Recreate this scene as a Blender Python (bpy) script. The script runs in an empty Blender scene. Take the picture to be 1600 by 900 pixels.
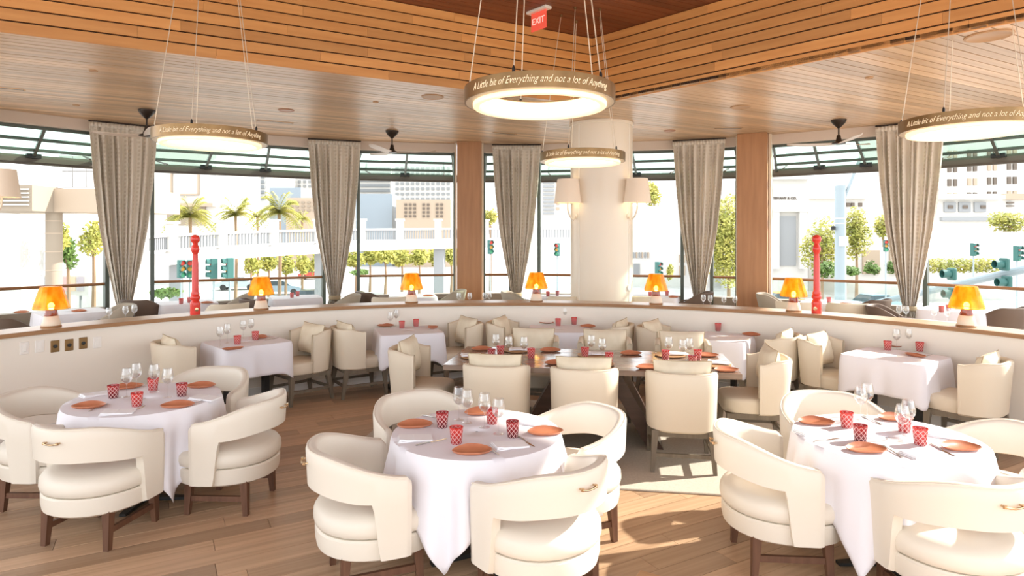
import bpy, bmesh, math, random
from mathutils import Vector, Matrix
random.seed(7)
scene = bpy.context.scene
COL = scene.collection
PI = math.pi
R = math.radians

# ------------------------------------------------------------------ camera
EYE = 1.95                      # camera height above the dining floor
HZ = 370.0                      # horizon row of the 1600x900 frame
F = 1000.0                      # focal length in pixels
cam_d = bpy.data.cameras.new('camera')
cam_d.sensor_width = 36.0
cam_d.lens = 36.0 * F / 1600.0
cam_d.shift_y = -(450.0 - HZ) / 1600.0
cam_d.clip_end = 1000
cam = bpy.data.objects.new('camera', cam_d)
COL.objects.link(cam)
cam.location = (0, 0, EYE)
cam.rotation_euler = (PI / 2, 0, 0)
scene.camera = cam

# ------------------------------------------------------------------ sky, sun, exposure
world = bpy.data.worlds.new('sky')
scene.world = world
world.use_nodes = True
wn = world.node_tree.nodes
wn['Background'].inputs[0].default_value = (0.93, 0.965, 1.0, 1)
wn['Background'].inputs[1].default_value = 1.32
sun_d = bpy.data.lights.new('sun', 'SUN')
sun_d.energy = 4.4
sun_d.angle = R(0.9)
sun_d.color = (1.0, 0.93, 0.82)
sun = bpy.data.objects.new('sun', sun_d)
COL.objects.link(sun)
SUN_AZ, SUN_EL = R(17), R(30)
to_sun = Vector((math.cos(SUN_AZ) * math.cos(SUN_EL), math.sin(SUN_AZ) * math.cos(SUN_EL), math.sin(SUN_EL)))
sun.rotation_euler = to_sun.to_track_quat('Z', 'Y').to_euler()
scene.view_settings.view_transform = 'Standard'
scene.view_settings.look = 'None'
scene.view_settings.gamma = 1.0
scene.view_settings.use_curve_mapping = False
scene.view_settings.exposure = 1.2

# ------------------------------------------------------------------ helpers
def tag(o, label=None, cat=None, group=None, kind=None):
    if label: o['label'] = label
    if cat: o['category'] = cat
    if group: o['group'] = group
    if kind: o['kind'] = kind
    return o

def empty(name, loc=(0, 0, 0), rz=0.0):
    o = bpy.data.objects.new(name, None)
    COL.objects.link(o)
    o.location = loc
    o.rotation_euler = (0, 0, rz)
    o.empty_display_size = 0.1
    return o

def thing(name, label, cat, loc=(0, 0, 0), rz=0.0, group=None, kind=None):
    return tag(empty(name, loc, rz), label, cat, group, kind)

def link(name, me, mat=None, parent=None, loc=None, rot=None, scale=None):
    o = bpy.data.objects.new(name, me)
    COL.objects.link(o)
    if mat is not None and not me.materials:
        me.materials.append(mat)
    if parent is not None: o.parent = parent
    if loc is not None: o.location = loc
    if rot is not None: o.rotation_euler = rot
    if scale is not None: o.scale = scale
    return o

def dup(root, loc, rz, label=None, group=None):
    r = root.copy(); COL.objects.link(r)
    r.location = loc; r.rotation_euler = (0, 0, rz)
    if label: r['label'] = label
    if group: r['group'] = group
    for ch in list(root.children):
        c = ch.copy(); COL.objects.link(c); c.parent = r
        for g in list(ch.children):
            d = g.copy(); COL.objects.link(d); d.parent = c
    return r

class MB:
    def __init__(s):
        s.v = []; s.f = []
    def add(s, vs, fs):
        n = len(s.v)
        s.v += [tuple(p) for p in vs]
        s.f += [tuple(i + n for i in q) for q in fs]
        return s
    def hexa(s, b, t):            # four bottom points, four top points, same order
        return s.add(list(b) + list(t), [(3, 2, 1, 0), (4, 5, 6, 7), (0, 1, 5, 4), (1, 2, 6, 5), (2, 3, 7, 6), (3, 0, 4, 7)])
    def box(s, c, d, rz=0.0, top=1.0):
        cx, cy, cz = c; hx, hy, hz = d[0] / 2, d[1] / 2, d[2] / 2
        co, si = math.cos(rz), math.sin(rz)
        def P(x, y, z): return (cx + x * co - y * si, cy + x * si + y * co, cz + z)
        b = [P(-hx, -hy, -hz), P(hx, -hy, -hz), P(hx, hy, -hz), P(-hx, hy, -hz)]
        t = [P(-hx * top, -hy * top, hz), P(hx * top, -hy * top, hz), P(hx * top, hy * top, hz), P(-hx * top, hy * top, hz)]
        return s.hexa(b, t)
    def cbox(s, c, d, b, rz=0.0, rx=0.0):
        h = [x / 2 for x in d]; pts = []
        M = Matrix.Rotation(rz, 3, 'Z') @ Matrix.Rotation(rx, 3, 'X')
        for sx in (-1, 1):
            for sy in (-1, 1):
                for sz in (-1, 1):
                    for k in range(3):
                        p = [sx * (h[0] - b), sy * (h[1] - b), sz * (h[2] - b)]
                        p[k] = (sx, sy, sz)[k] * h[k]
                        pts.append(M @ Vector(p) + Vector(c))
        bm = bmesh.new()
        for p in pts: bm.verts.new(p)
        bmesh.ops.convex_hull(bm, input=bm.verts)
        bmesh.ops.dissolve_limit(bm, angle_limit=0.02, verts=bm.verts, edges=bm.edges)
        bm.verts.index_update()
        s.add([v.co[:] for v in bm.verts], [[v.index for v in f.verts] for f in bm.faces])
        bm.free()
        return s
    def beam(s, a, b, w, h, up=(0, 0, 1), w2=None, h2=None):
        a, b = Vector(a), Vector(b)
        d = (b - a).normalized(); u = Vector(up)
        r = d.cross(u)
        if r.length < 1e-4: r = d.cross(Vector((1, 0, 0)))
        r.normalize(); u = r.cross(d)
        w2 = w if w2 is None else w2; h2 = h if h2 is None else h2
        q = lambda p, ww, hh: [p - r * ww / 2 - u * hh / 2, p + r * ww / 2 - u * hh / 2, p + r * ww / 2 + u * hh / 2, p - r * ww / 2 + u * hh / 2]
        return s.hexa(q(a, w, h), q(b, w2, h2))
    def loft(s, loops, closed=True, caps=True, ring=False):
        m = len(loops[0]); n = len(s.v)
        for L in loops: s.v += [tuple(p) for p in L]
        N = len(loops)
        for i in range(N if ring else N - 1):
            j = (i + 1) % N
            for k in range(m if closed else m - 1):
                k2 = (k + 1) % m
                s.f.append((n + i * m + k, n + i * m + k2, n + j * m + k2, n + j * m + k))
        if caps and closed and not ring:
            s.f.append(tuple(n + k for k in range(m))[::-1])
            s.f.append(tuple(n + (N - 1) * m + k for k in range(m)))
        return s
    def lathe(s, prof, seg=24, c=(0, 0, 0), ring=False, a0=0.0):
        loops = []
        for r, z in prof:
            r = max(r, 0.0004)
            loops.append([(c[0] + r * math.cos(a0 + 2 * PI * k / seg), c[1] + r * math.sin(a0 + 2 * PI * k / seg), c[2] + z) for k in range(seg)])
        return s.loft(loops, True, not ring, ring)
    def tube(s, pts, r, seg=8, r2=None):
        pts = [Vector(p) for p in pts]; loops = []
        N = len(pts)
        ref = None
        for i, p in enumerate(pts):
            d = (pts[min(i + 1, N - 1)] - pts[max(i - 1, 0)]).normalized()
            if ref is None:
                ref = d.orthogonal().normalized()
            u = (ref - d * ref.dot(d)).normalized(); ref = u
            w = d.cross(u)
            rr = r if r2 is None else r + (r2 - r) * i / (N - 1)
            loops.append([p + u * rr * math.cos(2 * PI * k / seg) + w * rr * math.sin(2 * PI * k / seg) for k in range(seg)])
        return s.loft(loops)
    def prism(s, poly, z0, z1):
        m = len(poly)
        return s.loft([[(x, y, z0) for x, y in poly], [(x, y, z1) for x, y in poly]])
    def prism_y(s, poly, y0, y1):       # outline in x,z swept along y
        return s.loft([[(x, y0, z) for x, z in poly], [(x, y1, z) for x, z in poly]])
    def mesh(s, name, smooth=35):
        me = bpy.data.meshes.new(name)
        me.from_pydata(s.v, [], s.f)
        bm = bmesh.new(); bm.from_mesh(me)
        bmesh.ops.recalc_face_normals(bm, faces=bm.faces)
        bm.to_mesh(me); bm.free()
        if smooth:
            me.polygons.foreach_set('use_smooth', [True] * len(me.polygons))
            me.set_sharp_from_angle(angle=R(smooth))
        me.update()
        return me
    def build(s, name, mat, parent=None, loc=None, rot=None, smooth=35):
        return link(name, s.mesh(name, smooth), mat, parent, loc, rot)

def at(px, py, d):                      # a point at depth d
    return Vector(((px - 800) / F * d, d, EYE - (py - HZ) / F * d))
def onz(px, py, z):                     # a point on a level plane
    d = (EYE - z) * F / (py - HZ)
    return Vector(((px - 800) / F * d, d, z))
CY = 3.5                                # the room's curves share this centre (0, CY)
def onring(px, rad):
    t = (px - 800) / F
    a = 1 + t * t
    d = (2 * CY + math.sqrt(4 * CY * CY - 4 * a * (CY * CY - rad * rad))) / (2 * a)
    return Vector((t * d, d, 0))
def ang(p):                             # angle clockwise from +Y about the room centre
    return math.atan2(p.x, p.y - CY)
def pol(a, rad, z=0.0):
    return Vector((rad * math.sin(a), CY + rad * math.cos(a), z))
def sstep(a, b, x):
    t = min(1, max(0, (x - a) / (b - a)))
    return t * t * (3 - 2 * t)
def ordinal(n):
    return {1: ['only'], 2: ['left', 'right'], 3: ['leftmost', 'middle', 'rightmost'],
            4: ['leftmost', 'second from left', 'third from left', 'rightmost']}.get(n) or \
        ['leftmost'] + ['%s from left' % w for w in ('second', 'third', 'fourth', 'fifth', 'sixth', 'seventh', 'eighth')][:n - 2] + ['rightmost']

# ------------------------------------------------------------------ materials
MATS = {}
def mat(name, col, rough=0.5, metal=0.0, spec=0.5, emit=None, es=0.0, noise=None, rand=0.0, trans=0.0, sss=0.0, bump=None, sheen=0.0):
    m = bpy.data.materials.new(name); m.use_nodes = True
    nt = m.node_tree; b = nt.nodes['Principled BSDF']
    b.inputs['Base Color'].default_value = (*col, 1)
    b.inputs['Roughness'].default_value = rough
    b.inputs['Metallic'].default_value = metal
    b.inputs['Specular IOR Level'].default_value = spec
    b.inputs['Transmission Weight'].default_value = trans
    b.inputs['Sheen Weight'].default_value = sheen
    if emit:
        b.inputs['Emission Color'].default_value = (*emit, 1)
        b.inputs['Emission Strength'].default_value = es
    tc = nt.nodes.new('ShaderNodeTexCoord')
    if noise:                             # (scale xyz, colour, amount)
        mp = nt.nodes.new('ShaderNodeMapping'); mp.inputs['Scale'].default_value = noise[0]
        nz = nt.nodes.new('ShaderNodeTexNoise'); nz.inputs['Scale'].default_value = 1.0
        nz.inputs['Detail'].default_value = 4
        mx = nt.nodes.new('ShaderNodeMix'); mx.data_type = 'RGBA'
        rp = nt.nodes.new('ShaderNodeMapRange')
        rp.inputs[1].default_value = 0.3; rp.inputs[2].default_value = 0.7
        rp.inputs[4].default_value = noise[2]
        nt.links.new(tc.outputs['Object'], mp.inputs[0])
        nt.links.new(mp.outputs[0], nz.inputs[0])
        nt.links.new(nz.outputs[0], rp.inputs[0])
        nt.links.new(rp.outputs[0], mx.inputs[0])
        mx.inputs[6].default_value = (*col, 1); mx.inputs[7].default_value = (*noise[1], 1)
        src = mx.outputs[2]
        if rand:
            oi = nt.nodes.new('ShaderNodeObjectInfo')
            hs = nt.nodes.new('ShaderNodeHueSaturation')
            mr = nt.nodes.new('ShaderNodeMapRange')
            mr.inputs[3].default_value = 1 - rand; mr.inputs[4].default_value = 1 + rand
            nt.links.new(oi.outputs['Random'], mr.inputs[0])
            nt.links.new(mr.outputs[0], hs.inputs['Value'])
            nt.links.new(src, hs.inputs['Color'])
            ad = nt.nodes.new('ShaderNodeVectorMath'); ad.operation = 'ADD'
            ml = nt.nodes.new('ShaderNodeMath'); ml.operation = 'MULTIPLY'; ml.inputs[1].default_value = 57.0
            nt.links.new(oi.outputs['Random'], ml.inputs[0])
            nt.links.new(mp.outputs[0], ad.inputs[0]); nt.links.new(ml.outputs[0], ad.inputs[1])
            nt.links.new(ad.outputs[0], nz.inputs[0])
            src = hs.outputs[0]
        nt.links.new(src, b.inputs['Base Color'])
    if bump:                              # (scale, strength)
        n2 = nt.nodes.new('ShaderNodeTexNoise'); n2.inputs['Scale'].default_value = bump[0]
        bp = nt.nodes.new('ShaderNodeBump'); bp.inputs['Strength'].default_value = bump[1]; bp.inputs['Distance'].default_value = 0.01
        nt.links.new(tc.outputs['Object'], n2.inputs[0]); nt.links.new(n2.outputs[0], bp.inputs['Height'])
        nt.links.new(bp.outputs[0], b.inputs['Normal'])
    MATS[name] = m
    return m

def thin_glass(name, tint, refl=0.12, rough=0.02, glosscol=(1, 1, 1), edge=0.45):
    m = bpy.data.materials.new(name); m.use_nodes = True
    nt = m.node_tree; nt.nodes.clear()
    out = nt.nodes.new('ShaderNodeOutputMaterial')
    tr = nt.nodes.new('ShaderNodeBsdfTransparent'); tr.inputs[0].default_value = (*tint, 1)
    gl = nt.nodes.new('ShaderNodeBsdfGlossy'); gl.inputs['Roughness'].default_value = rough; gl.inputs[0].default_value = (*glosscol, 1)
    lw = nt.nodes.new('ShaderNodeLayerWeight'); lw.inputs[0].default_value = 0.35
    mr = nt.nodes.new('ShaderNodeMapRange'); mr.inputs[3].default_value = refl * 0.5; mr.inputs[4].default_value = edge
    mx = nt.nodes.new('ShaderNodeMixShader')
    nt.links.new(lw.outputs['Facing'], mr.inputs[0]); nt.links.new(mr.outputs[0], mx.inputs[0])
    nt.links.new(tr.outputs[0], mx.inputs[1]); nt.links.new(gl.outputs[0], mx.inputs[2])
    nt.links.new(mx.outputs[0], out.inputs[0])
    MATS[name] = m
    return m

leather = mat('cream leather', (0.77, 0.71, 0.61), 0.42, spec=0.35, bump=(45, 0.04))
fabric = mat('cream upholstery', (0.74, 0.65, 0.515), 0.6, spec=0.25, bump=(160, 0.05))
pillowm = mat('cream pillow fabric', (0.78, 0.70, 0.55), 0.85, spec=0.1, noise=((9, 9, 9), (0.66, 0.57, 0.42), 0.6), bump=(220, 0.1))
piping = mat('tan piping', (0.45, 0.35, 0.22), 0.8)
walnut = mat('walnut wood', (0.16, 0.075, 0.042), 0.4, noise=((30, 30, 3), (0.085, 0.036, 0.02), 0.8))
taupewood = mat('taupe stained wood', (0.20, 0.165, 0.12), 0.5, noise=((30, 30, 3), (0.14, 0.11, 0.075), 0.8))
darkwood = mat('dark table wood', (0.095, 0.053, 0.036), 0.33, noise=((3, 30, 30), (0.055, 0.03, 0.02), 0.8))
tabletop = mat('table top wood', (0.31, 0.225, 0.17), 0.16, spec=0.8, noise=((2, 26, 20), (0.17, 0.11, 0.08), 0.8))
brass = mat('brass', (0.60, 0.42, 0.25), 0.22, metal=1.0)
blackm = mat('black steel', (0.018, 0.018, 0.018), 0.4, spec=0.4)
bronze = mat('dark bronze', (0.035, 0.024, 0.018), 0.35, metal=0.5)
linen = mat('white linen', (0.83, 0.815, 0.86), 0.8, spec=0.15, bump=(90, 0.05))
napkinm = mat('white napkin', (0.9, 0.9, 0.92), 0.85, spec=0.1)
terracotta = mat('terracotta glaze', (0.58, 0.225, 0.115), 0.4, noise=((14, 14, 14), (0.44, 0.15, 0.075), 0.7))
chargerm = mat('light wood charger', (0.56, 0.33, 0.16), 0.5, noise=((5, 40, 10), (0.42, 0.22, 0.1), 0.8))
steel = mat('polished steel', (0.62, 0.6, 0.58), 0.18, metal=1.0)
redpaint = mat('red lacquer', (0.72, 0.045, 0.03), 0.25, spec=0.6)
wineglass = thin_glass('clear glass', (0.965, 0.97, 0.97), 0.1, 0.02, edge=0.62)
paneglass = thin_glass('window glass', (0.93, 0.975, 0.96), 0.06, 0.02, edge=0.25)
awnglass = thin_glass('green awning glass', (0.80, 0.93, 0.87), 0.08, 0.03, edge=0.3)
wallpaint = mat('cream wall paint', (0.87, 0.81, 0.72), 0.7, spec=0.2)
headerm = mat('blush header paint', (0.66, 0.55, 0.47), 0.75)
creampaint = mat('ivory gloss column', (0.84, 0.75, 0.63), 0.25, spec=0.5)
basewhite = mat('white baseboard', (0.82, 0.80, 0.76), 0.5)
ledgetop = mat('ledge top wood', (0.56, 0.41, 0.27), 0.3, spec=0.6, noise=((4, 4, 20), (0.44, 0.30, 0.18), 0.7))
ledgenose = mat('ledge nosing wood', (0.38, 0.20, 0.085), 0.35, noise=((6, 6, 30), (0.27, 0.13, 0.05), 0.7))
floorm = mat('oak floor', (0.58, 0.395, 0.25), 0.36, spec=0.45, noise=((1.3, 5, 3), (0.40, 0.25, 0.145), 0.85), rand=0.24)
floorgap = mat('floor joint', (0.10, 0.055, 0.03), 0.8)
rugm = mat('pale rug pile', (0.62, 0.57, 0.49), 0.95, spec=0.05, noise=((60, 60, 60), (0.5, 0.45, 0.38), 0.7), bump=(300, 0.3))
coffwood = mat('amber cedar boards', (0.70, 0.34, 0.11), 0.42, noise=((1.2, 12, 12), (0.57, 0.245, 0.068), 0.8), rand=0.16)
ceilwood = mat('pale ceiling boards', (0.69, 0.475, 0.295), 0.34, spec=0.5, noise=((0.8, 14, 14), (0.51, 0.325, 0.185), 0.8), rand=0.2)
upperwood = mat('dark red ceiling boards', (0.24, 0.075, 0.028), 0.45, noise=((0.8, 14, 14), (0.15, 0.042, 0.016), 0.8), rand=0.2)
gapdark = mat('dark board gap', (0.035, 0.018, 0.01), 0.9)
colwood = mat('column oak', (0.46, 0.225, 0.10), 0.45, noise=((14, 14, 1.2), (0.36, 0.165, 0.068), 0.8))
railwood = mat('handrail wood', (0.28, 0.125, 0.05), 0.4)
framesteel = mat('green grey steel', (0.085, 0.10, 0.085), 0.4, metal=0.3)
beamsteel = mat('brown grey beam', (0.115, 0.095, 0.075), 0.45)
parapetm = mat('taupe parapet', (0.36, 0.305, 0.25), 0.8)
terracefloor = mat('terrace floor', (0.42, 0.34, 0.27), 0.6, noise=((4, 4, 4), (0.36, 0.28, 0.2), 0.6))
whiteplastic = mat('white plastic', (0.88, 0.85, 0.80), 0.35)
shadem = mat('linen lamp shade', (0.80, 0.68, 0.56), 0.9, emit=(1.0, 0.76, 0.56), es=0.06)
ceramic = mat('cream ceramic', (0.80, 0.70, 0.56), 0.4)
amberneck = mat('brown amber glass', (0.25, 0.05, 0.012), 0.12, spec=0.8)
bulbm = mat('lamp bulb', (1, 0.9, 0.7), 0.5, emit=(1, 0.8, 0.42), es=16)
ringlight = mat('ring diffuser', (0.9, 0.82, 0.66), 0.6, emit=(1.0, 0.74, 0.42), es=0.42)
ringlight2 = mat('ring lamp strip', (1, 0.9, 0.75), 0.6, emit=(1.0, 0.84, 0.58), es=2.2)
bandm = mat('antique brass band', (0.31, 0.19, 0.085), 0.33, metal=0.85, noise=((9, 9, 2), (0.19, 0.115, 0.05), 0.7))
letterm = mat('lit letters', (1, 0.9, 0.7), 0.5, emit=(1.0, 0.74, 0.40), es=0.16)
cablem = mat('steel cable', (0.72, 0.62, 0.48), 0.4, metal=0.3)
exitred = mat('exit sign red', (0.62, 0.07, 0.05), 0.4, emit=(0.9, 0.12, 0.07), es=0.25)
exitletter = mat('exit sign letters', (0.9, 0.75, 0.7), 0.5, emit=(1, 0.7, 0.6), es=0.2)
bladem = mat('fan blade', (0.62, 0.5, 0.41), 0.4)
taupeshell = mat('taupe chair shell', (0.40, 0.345, 0.27), 0.7)
taupedark = mat('brown chair shell', (0.125, 0.08, 0.055), 0.6)

def curtain_material():
    m = mat('beige figured curtain', (0.55, 0.465, 0.375), 0.85, spec=0.1)
    nt = m.node_tree; b = nt.nodes['Principled BSDF']
    tc = [n for n in nt.nodes if n.type == 'TEX_COORD'][0]
    mp = nt.nodes.new('ShaderNodeMapping'); mp.inputs['Scale'].default_value = (9, 9, 13)
    vo = nt.nodes.new('ShaderNodeTexVoronoi'); vo.inputs['Scale'].default_value = 1.0; vo.inputs['Randomness'].default_value = 0.15
    mr = nt.nodes.new('ShaderNodeMapRange'); mr.inputs[1].default_value = 0.25; mr.inputs[2].default_value = 0.4
    mx = nt.nodes.new('ShaderNodeMix'); mx.data_type = 'RGBA'
    mx.inputs[6].default_value = (0.70, 0.62, 0.52, 1); mx.inputs[7].default_value = (0.82, 0.75, 0.66, 1)
    nt.links.new(tc.outputs['Object'], mp.inputs[0]); nt.links.new(mp.outputs[0], vo.inputs[0])
    nt.links.new(vo.outputs['Distance'], mr.inputs[0]); nt.links.new(mr.outputs[0], mx.inputs[0])
    nt.links.new(mx.outputs[2], b.inputs['Base Color'])
    tl = nt.nodes.new('ShaderNodeBsdfTranslucent'); nt.links.new(mx.outputs[2], tl.inputs[0])
    ms = nt.nodes.new('ShaderNodeMixShader'); ms.inputs[0].default_value = 0.22
    out = nt.nodes['Material Output']
    nt.links.new(b.outputs[0], ms.inputs[1]); nt.links.new(tl.outputs[0], ms.inputs[2]); nt.links.new(ms.outputs[0], out.inputs[0])
    return m
curtainm = curtain_material()

def tumbler_material(name, top, bottom):
    m = bpy.data.materials.new(name); m.use_nodes = True
    nt = m.node_tree; b = nt.nodes['Principled BSDF']
    N = nt.nodes.new; L = nt.links.new
    tc = N('ShaderNodeTexCoord'); sp = N('ShaderNodeSeparateXYZ'); L(tc.outputs['Object'], sp.inputs[0])
    def mth(op, a, bb=None):
        n = N('ShaderNodeMath'); n.operation = op
        for i, x in enumerate((a, bb)):
            if x is None: continue
            if isinstance(x, (int, float)): n.inputs[i].default_value = x
            else: L(x, n.inputs[i])
        return n.outputs[0]
    u = mth('MULTIPLY', mth('ARCTAN2', sp.outputs[1], sp.outputs[0]), 9 / (2 * PI))
    v = mth('MULTIPLY', sp.outputs[2], 33.0)
    def band(x):
        f = mth('FRACT', x)
        return mth('LESS_THAN', mth('ABSOLUTE', mth('SUBTRACT', f, 0.5)), 0.085)
    ln = mth('MAXIMUM', band(mth('ADD', u, v)), band(mth('SUBTRACT', u, v)))
    ln = mth('MULTIPLY', ln, mth('LESS_THAN', sp.outputs[2], 0.091))
    mr = N('ShaderNodeMapRange'); mr.inputs[1].default_value = 0.0; mr.inputs[2].default_value = 0.085
    L(sp.outputs[2], mr.inputs[0])
    g = N('ShaderNodeMix'); g.data_type = 'RGBA'; g.inputs[6].default_value = (*bottom, 1); g.inputs[7].default_value = (*top, 1)
    L(mr.outputs[0], g.inputs[0])
    mx = N('ShaderNodeMix'); mx.data_type = 'RGBA'; mx.inputs[7].default_value = (0.85, 0.5, 0.48, 1)
    L(ln, mx.inputs[0]); L(g.outputs[2], mx.inputs[6])
    L(mx.outputs[2], b.inputs['Base Color'])
    b.inputs['Roughness'].default_value = 0.12
    b.inputs['Specular IOR Level'].default_value = 0.7
    b.inputs['Transmission Weight'].default_value = 0.15
    return m
tumblerm = [tumbler_material('red cut glass', (0.66, 0.045, 0.035), (0.34, 0.02, 0.022)),
            tumbler_material('dark red cut glass', (0.42, 0.028, 0.03), (0.055, 0.012, 0.018))]

def amber_material():
    m = bpy.data.materials.new('amber shade glass'); m.use_nodes = True
    nt = m.node_tree; b = nt.nodes['Principled BSDF']
    N = nt.nodes.new; L = nt.links.new
    tc = N('ShaderNodeTexCoord')
    mp = N('ShaderNodeMapping'); mp.inputs['Scale'].default_value = (16, 16, 9)
    nz = N('ShaderNodeTexNoise'); nz.inputs['Scale'].default_value = 1
    cr = N('ShaderNodeValToRGB')
    cr.color_ramp.elements[0].position = 0.36; cr.color_ramp.elements[0].color = (0.78, 0.33, 0.01, 1)
    cr.color_ramp.elements[1].position = 0.66; cr.color_ramp.elements[1].color = (1.0, 0.66, 0.07, 1)
    L(tc.outputs['Object'], mp.inputs[0]); L(mp.outputs[0], nz.inputs[0])
    L(nz.outputs[0], cr.inputs[0]); L(cr.outputs[0], b.inputs['Base Color'])
    b.inputs['Roughness'].default_value = 0.15
    b.inputs['Specular IOR Level'].default_value = 0.8
    tl = N('ShaderNodeBsdfTranslucent'); L(cr.outputs[0], tl.inputs[0])
    tr = N('ShaderNodeBsdfTransparent'); tr.inputs[0].default_value = (1.0, 0.86, 0.42, 1)
    m1 = N('ShaderNodeMixShader'); m1.inputs[0].default_value = 0.45
    m2 = N('ShaderNodeMixShader'); m2.inputs[0].default_value = 0.42
    L(b.outputs[0], m1.inputs[1]); L(tl.outputs[0], m1.inputs[2])
    L(m1.outputs[0], m2.inputs[1]); L(tr.outputs[0], m2.inputs[2])
    L(m2.outputs[0], nt.nodes['Material Output'].inputs[0])
    return m
amberm = amber_material()

# ================================================================== THE SETTING
D_DIR = Vector((0.8735, 0.4872, 0)).normalized()      # boards of floor and ceilings run this way
N_DIR = Vector((-D_DIR.y, D_DIR.x, 0))
ZC = 4.05                                              # lower ceiling
ZU = 5.10                                              # raised ceiling inside the coffer
CORNER = Vector((1.27, 10.14, 0))
R_DIR = Vector((3.67, -3.96, 0)).normalized()          # the other side of the coffer
RWIN = 11.1
RHALF = 5.35

# ---- floor: oak planks one by one
floor = tag(MB().box((0, 3.5, -0.06), (24, 26, 0.08)).build('floor', floorgap), 'wide plank oak floor of the dining room', None, kind='structure')
plank_me = MB().box((0, 0, 0), (1, 1, 1)).mesh('plank', 0)
plank_me.materials.append(floorm)
rows = []
W = 0.168
base_rot = math.atan2(D_DIR.y, D_DIR.x)
for k in range(-30, 60):
    q = k * W
    t = -14 + random.uniform(0, 1.6)
    while t < 14:
        L = random.choice((1.1, 1.5, 1.9, 2.2))
        c = D_DIR * (t + L / 2) + N_DIR * (q + W / 2)
        t += L
        ok = False
        for e in (-0.5, 0.0, 0.5):
            p = c + D_DIR * (L * e)
            if p.y > 3.0 and abs(p.x) < 0.8 * p.y + 0.5 and math.hypot(p.x, p.y - CY) < RHALF + 0.1:
                ok = True
        if ok: rows.append((c.length, c, L))
rows.sort(key=lambda r: r[0])
for _, c, L in rows[:300]:
    link('plank', plank_me, None, floor, (c.x, c.y, -0.0102 + random.uniform(-0.0006, 0.0006)), (0, 0, base_rot), (L - 0.003, W - 0.004, 0.02))
if len(rows) > 300:
    mb = MB()
    for _, c, L in rows[300:]:
        mb.box((c.x, c.y, -0.0102), (L - 0.003, W - 0.004, 0.02), base_rot)
    tag(mb.build('plank_rest', floorm, floor, smooth=0), kind='stuff')
# floor outside the view, behind and beside the camera
mb = MB(); mb.box((0, -2.4, -0.012), (24, 10.4, 0.02))
mb.build('floor_field', floorm, floor, smooth=0)
# terrace floor beyond the half wall
mb = MB(); inner = []; outer = []
for i in range(61):
    a = R(-115 + 230 * i / 60)
    inner.append(pol(a, RHALF + 0.1)); outer.append(pol(a, RWIN + 0.35))
mb.loft([[(p.x, p.y, -0.02), (q.x, q.y, -0.02), (q.x, q.y, 0.0), (p.x, p.y, 0.0)] for p, q in zip(inner, outer)])
tag(mb.build('floor_terrace', terracefloor), 'stone coloured terrace floor beyond the curved half wall', None, kind='structure')

# ---- rug under the long table
TROT = R(-9.0)
LT = Vector((0.755, 6.25, 0))
mb = MB(); mb.cbox((0, 0, 0.007), (4.3, 2.55, 0.014), 0.005)
rug = tag(mb.build('rug', rugm, None, (LT.x, LT.y - 0.02, 0.0), (0, 0, TROT)), 'large pale rug under the long wooden table', 'rug')

# ---- lower ceiling: boards parallel to the coffer's left side
def ray_disc(p0, d, rad):
    q = p0 - Vector((0, CY, 0)); b = q.dot(d); c = q.dot(q) - rad * rad
    dd = b * b - c
    if dd <= 0: return None
    return -b - math.sqrt(dd), -b + math.sqrt(dd)
def cut_line(p0, d, a, b, c):          # a*x + b*y + c = 0
    den = a * d.x + b * d.y
    return None if abs(den) < 1e-6 else -(a * p0.x + b * p0.y + c) / den
RC = RWIN + 0.12
def low_span(q):
    p0 = CORNER + N_DIR * q
    s = ray_disc(p0, D_DIR, RC)
    if not s: return None
    t0, t1 = s
    tl = cut_line(p0, D_DIR, 1, 0.8, 1.6)           # left limit  x = -0.8y - 1.6
    if tl is not None: t0 = max(t0, tl)
    tr = cut_line(p0, D_DIR, 1, -0.8, -0.45)         # right limit x = 0.8y + 0.45
    if tr is not None: t1 = min(t1, tr)
    if q < 0:
        n = Vector((R_DIR.y, -R_DIR.x, 0))
        te = cut_line(p0, D_DIR, n.x, n.y, -(n.x * CORNER.x + n.y * CORNER.y))
        t0 = max(t0, te)
    if t1 - t0 < 0.02: return None
    return p0 + D_DIR * t0, p0 + D_DIR * t1
ceiling = tag(empty('ceiling'), 'lower wooden board ceiling around the raised coffer', None, kind='structure')
BW = 0.142
def board(name, q, w, span, z, th, m, parent, gap):
    a = span(q + gap / 2); b = span(q + w - gap / 2)
    if a is None or b is None: return
    mb = MB()
    # origin in the middle so that the grain follows the board
    o = (a[0] + a[1] + b[0] + b[1]) / 4
    rot = Matrix.Rotation(-base_rot, 3, 'Z')
    P = [rot @ (x - o) for x in (a[0], a[1], b[1], b[0])]
    mb.hexa([(p.x, p.y, 0) for p in P], [(p.x, p.y, th) for p in P])
    mb.build(name, m, parent, (o.x, o.y, z), (0, 0, base_rot), smooth=0)
k = -44
while k < 46:
    board('ceiling_board', k * BW, BW, low_span, ZC + random.uniform(-0.001, 0.002), 0.02, ceilwood, ceiling, 0.013)
    k += 1
mb = MB()
for k in range(-44, 46):
    a = low_span(k * BW + 0.001); b = low_span((k + 1) * BW - 0.001)
    if a and b:
        P = [a[0], a[1], b[1], b[0]]
        mb.hexa([(p.x, p.y, ZC + 0.022) for p in P], [(p.x, p.y, ZC + 0.06) for p in P])
mb.build('ceiling_backing', gapdark, ceiling, smooth=0)

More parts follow.
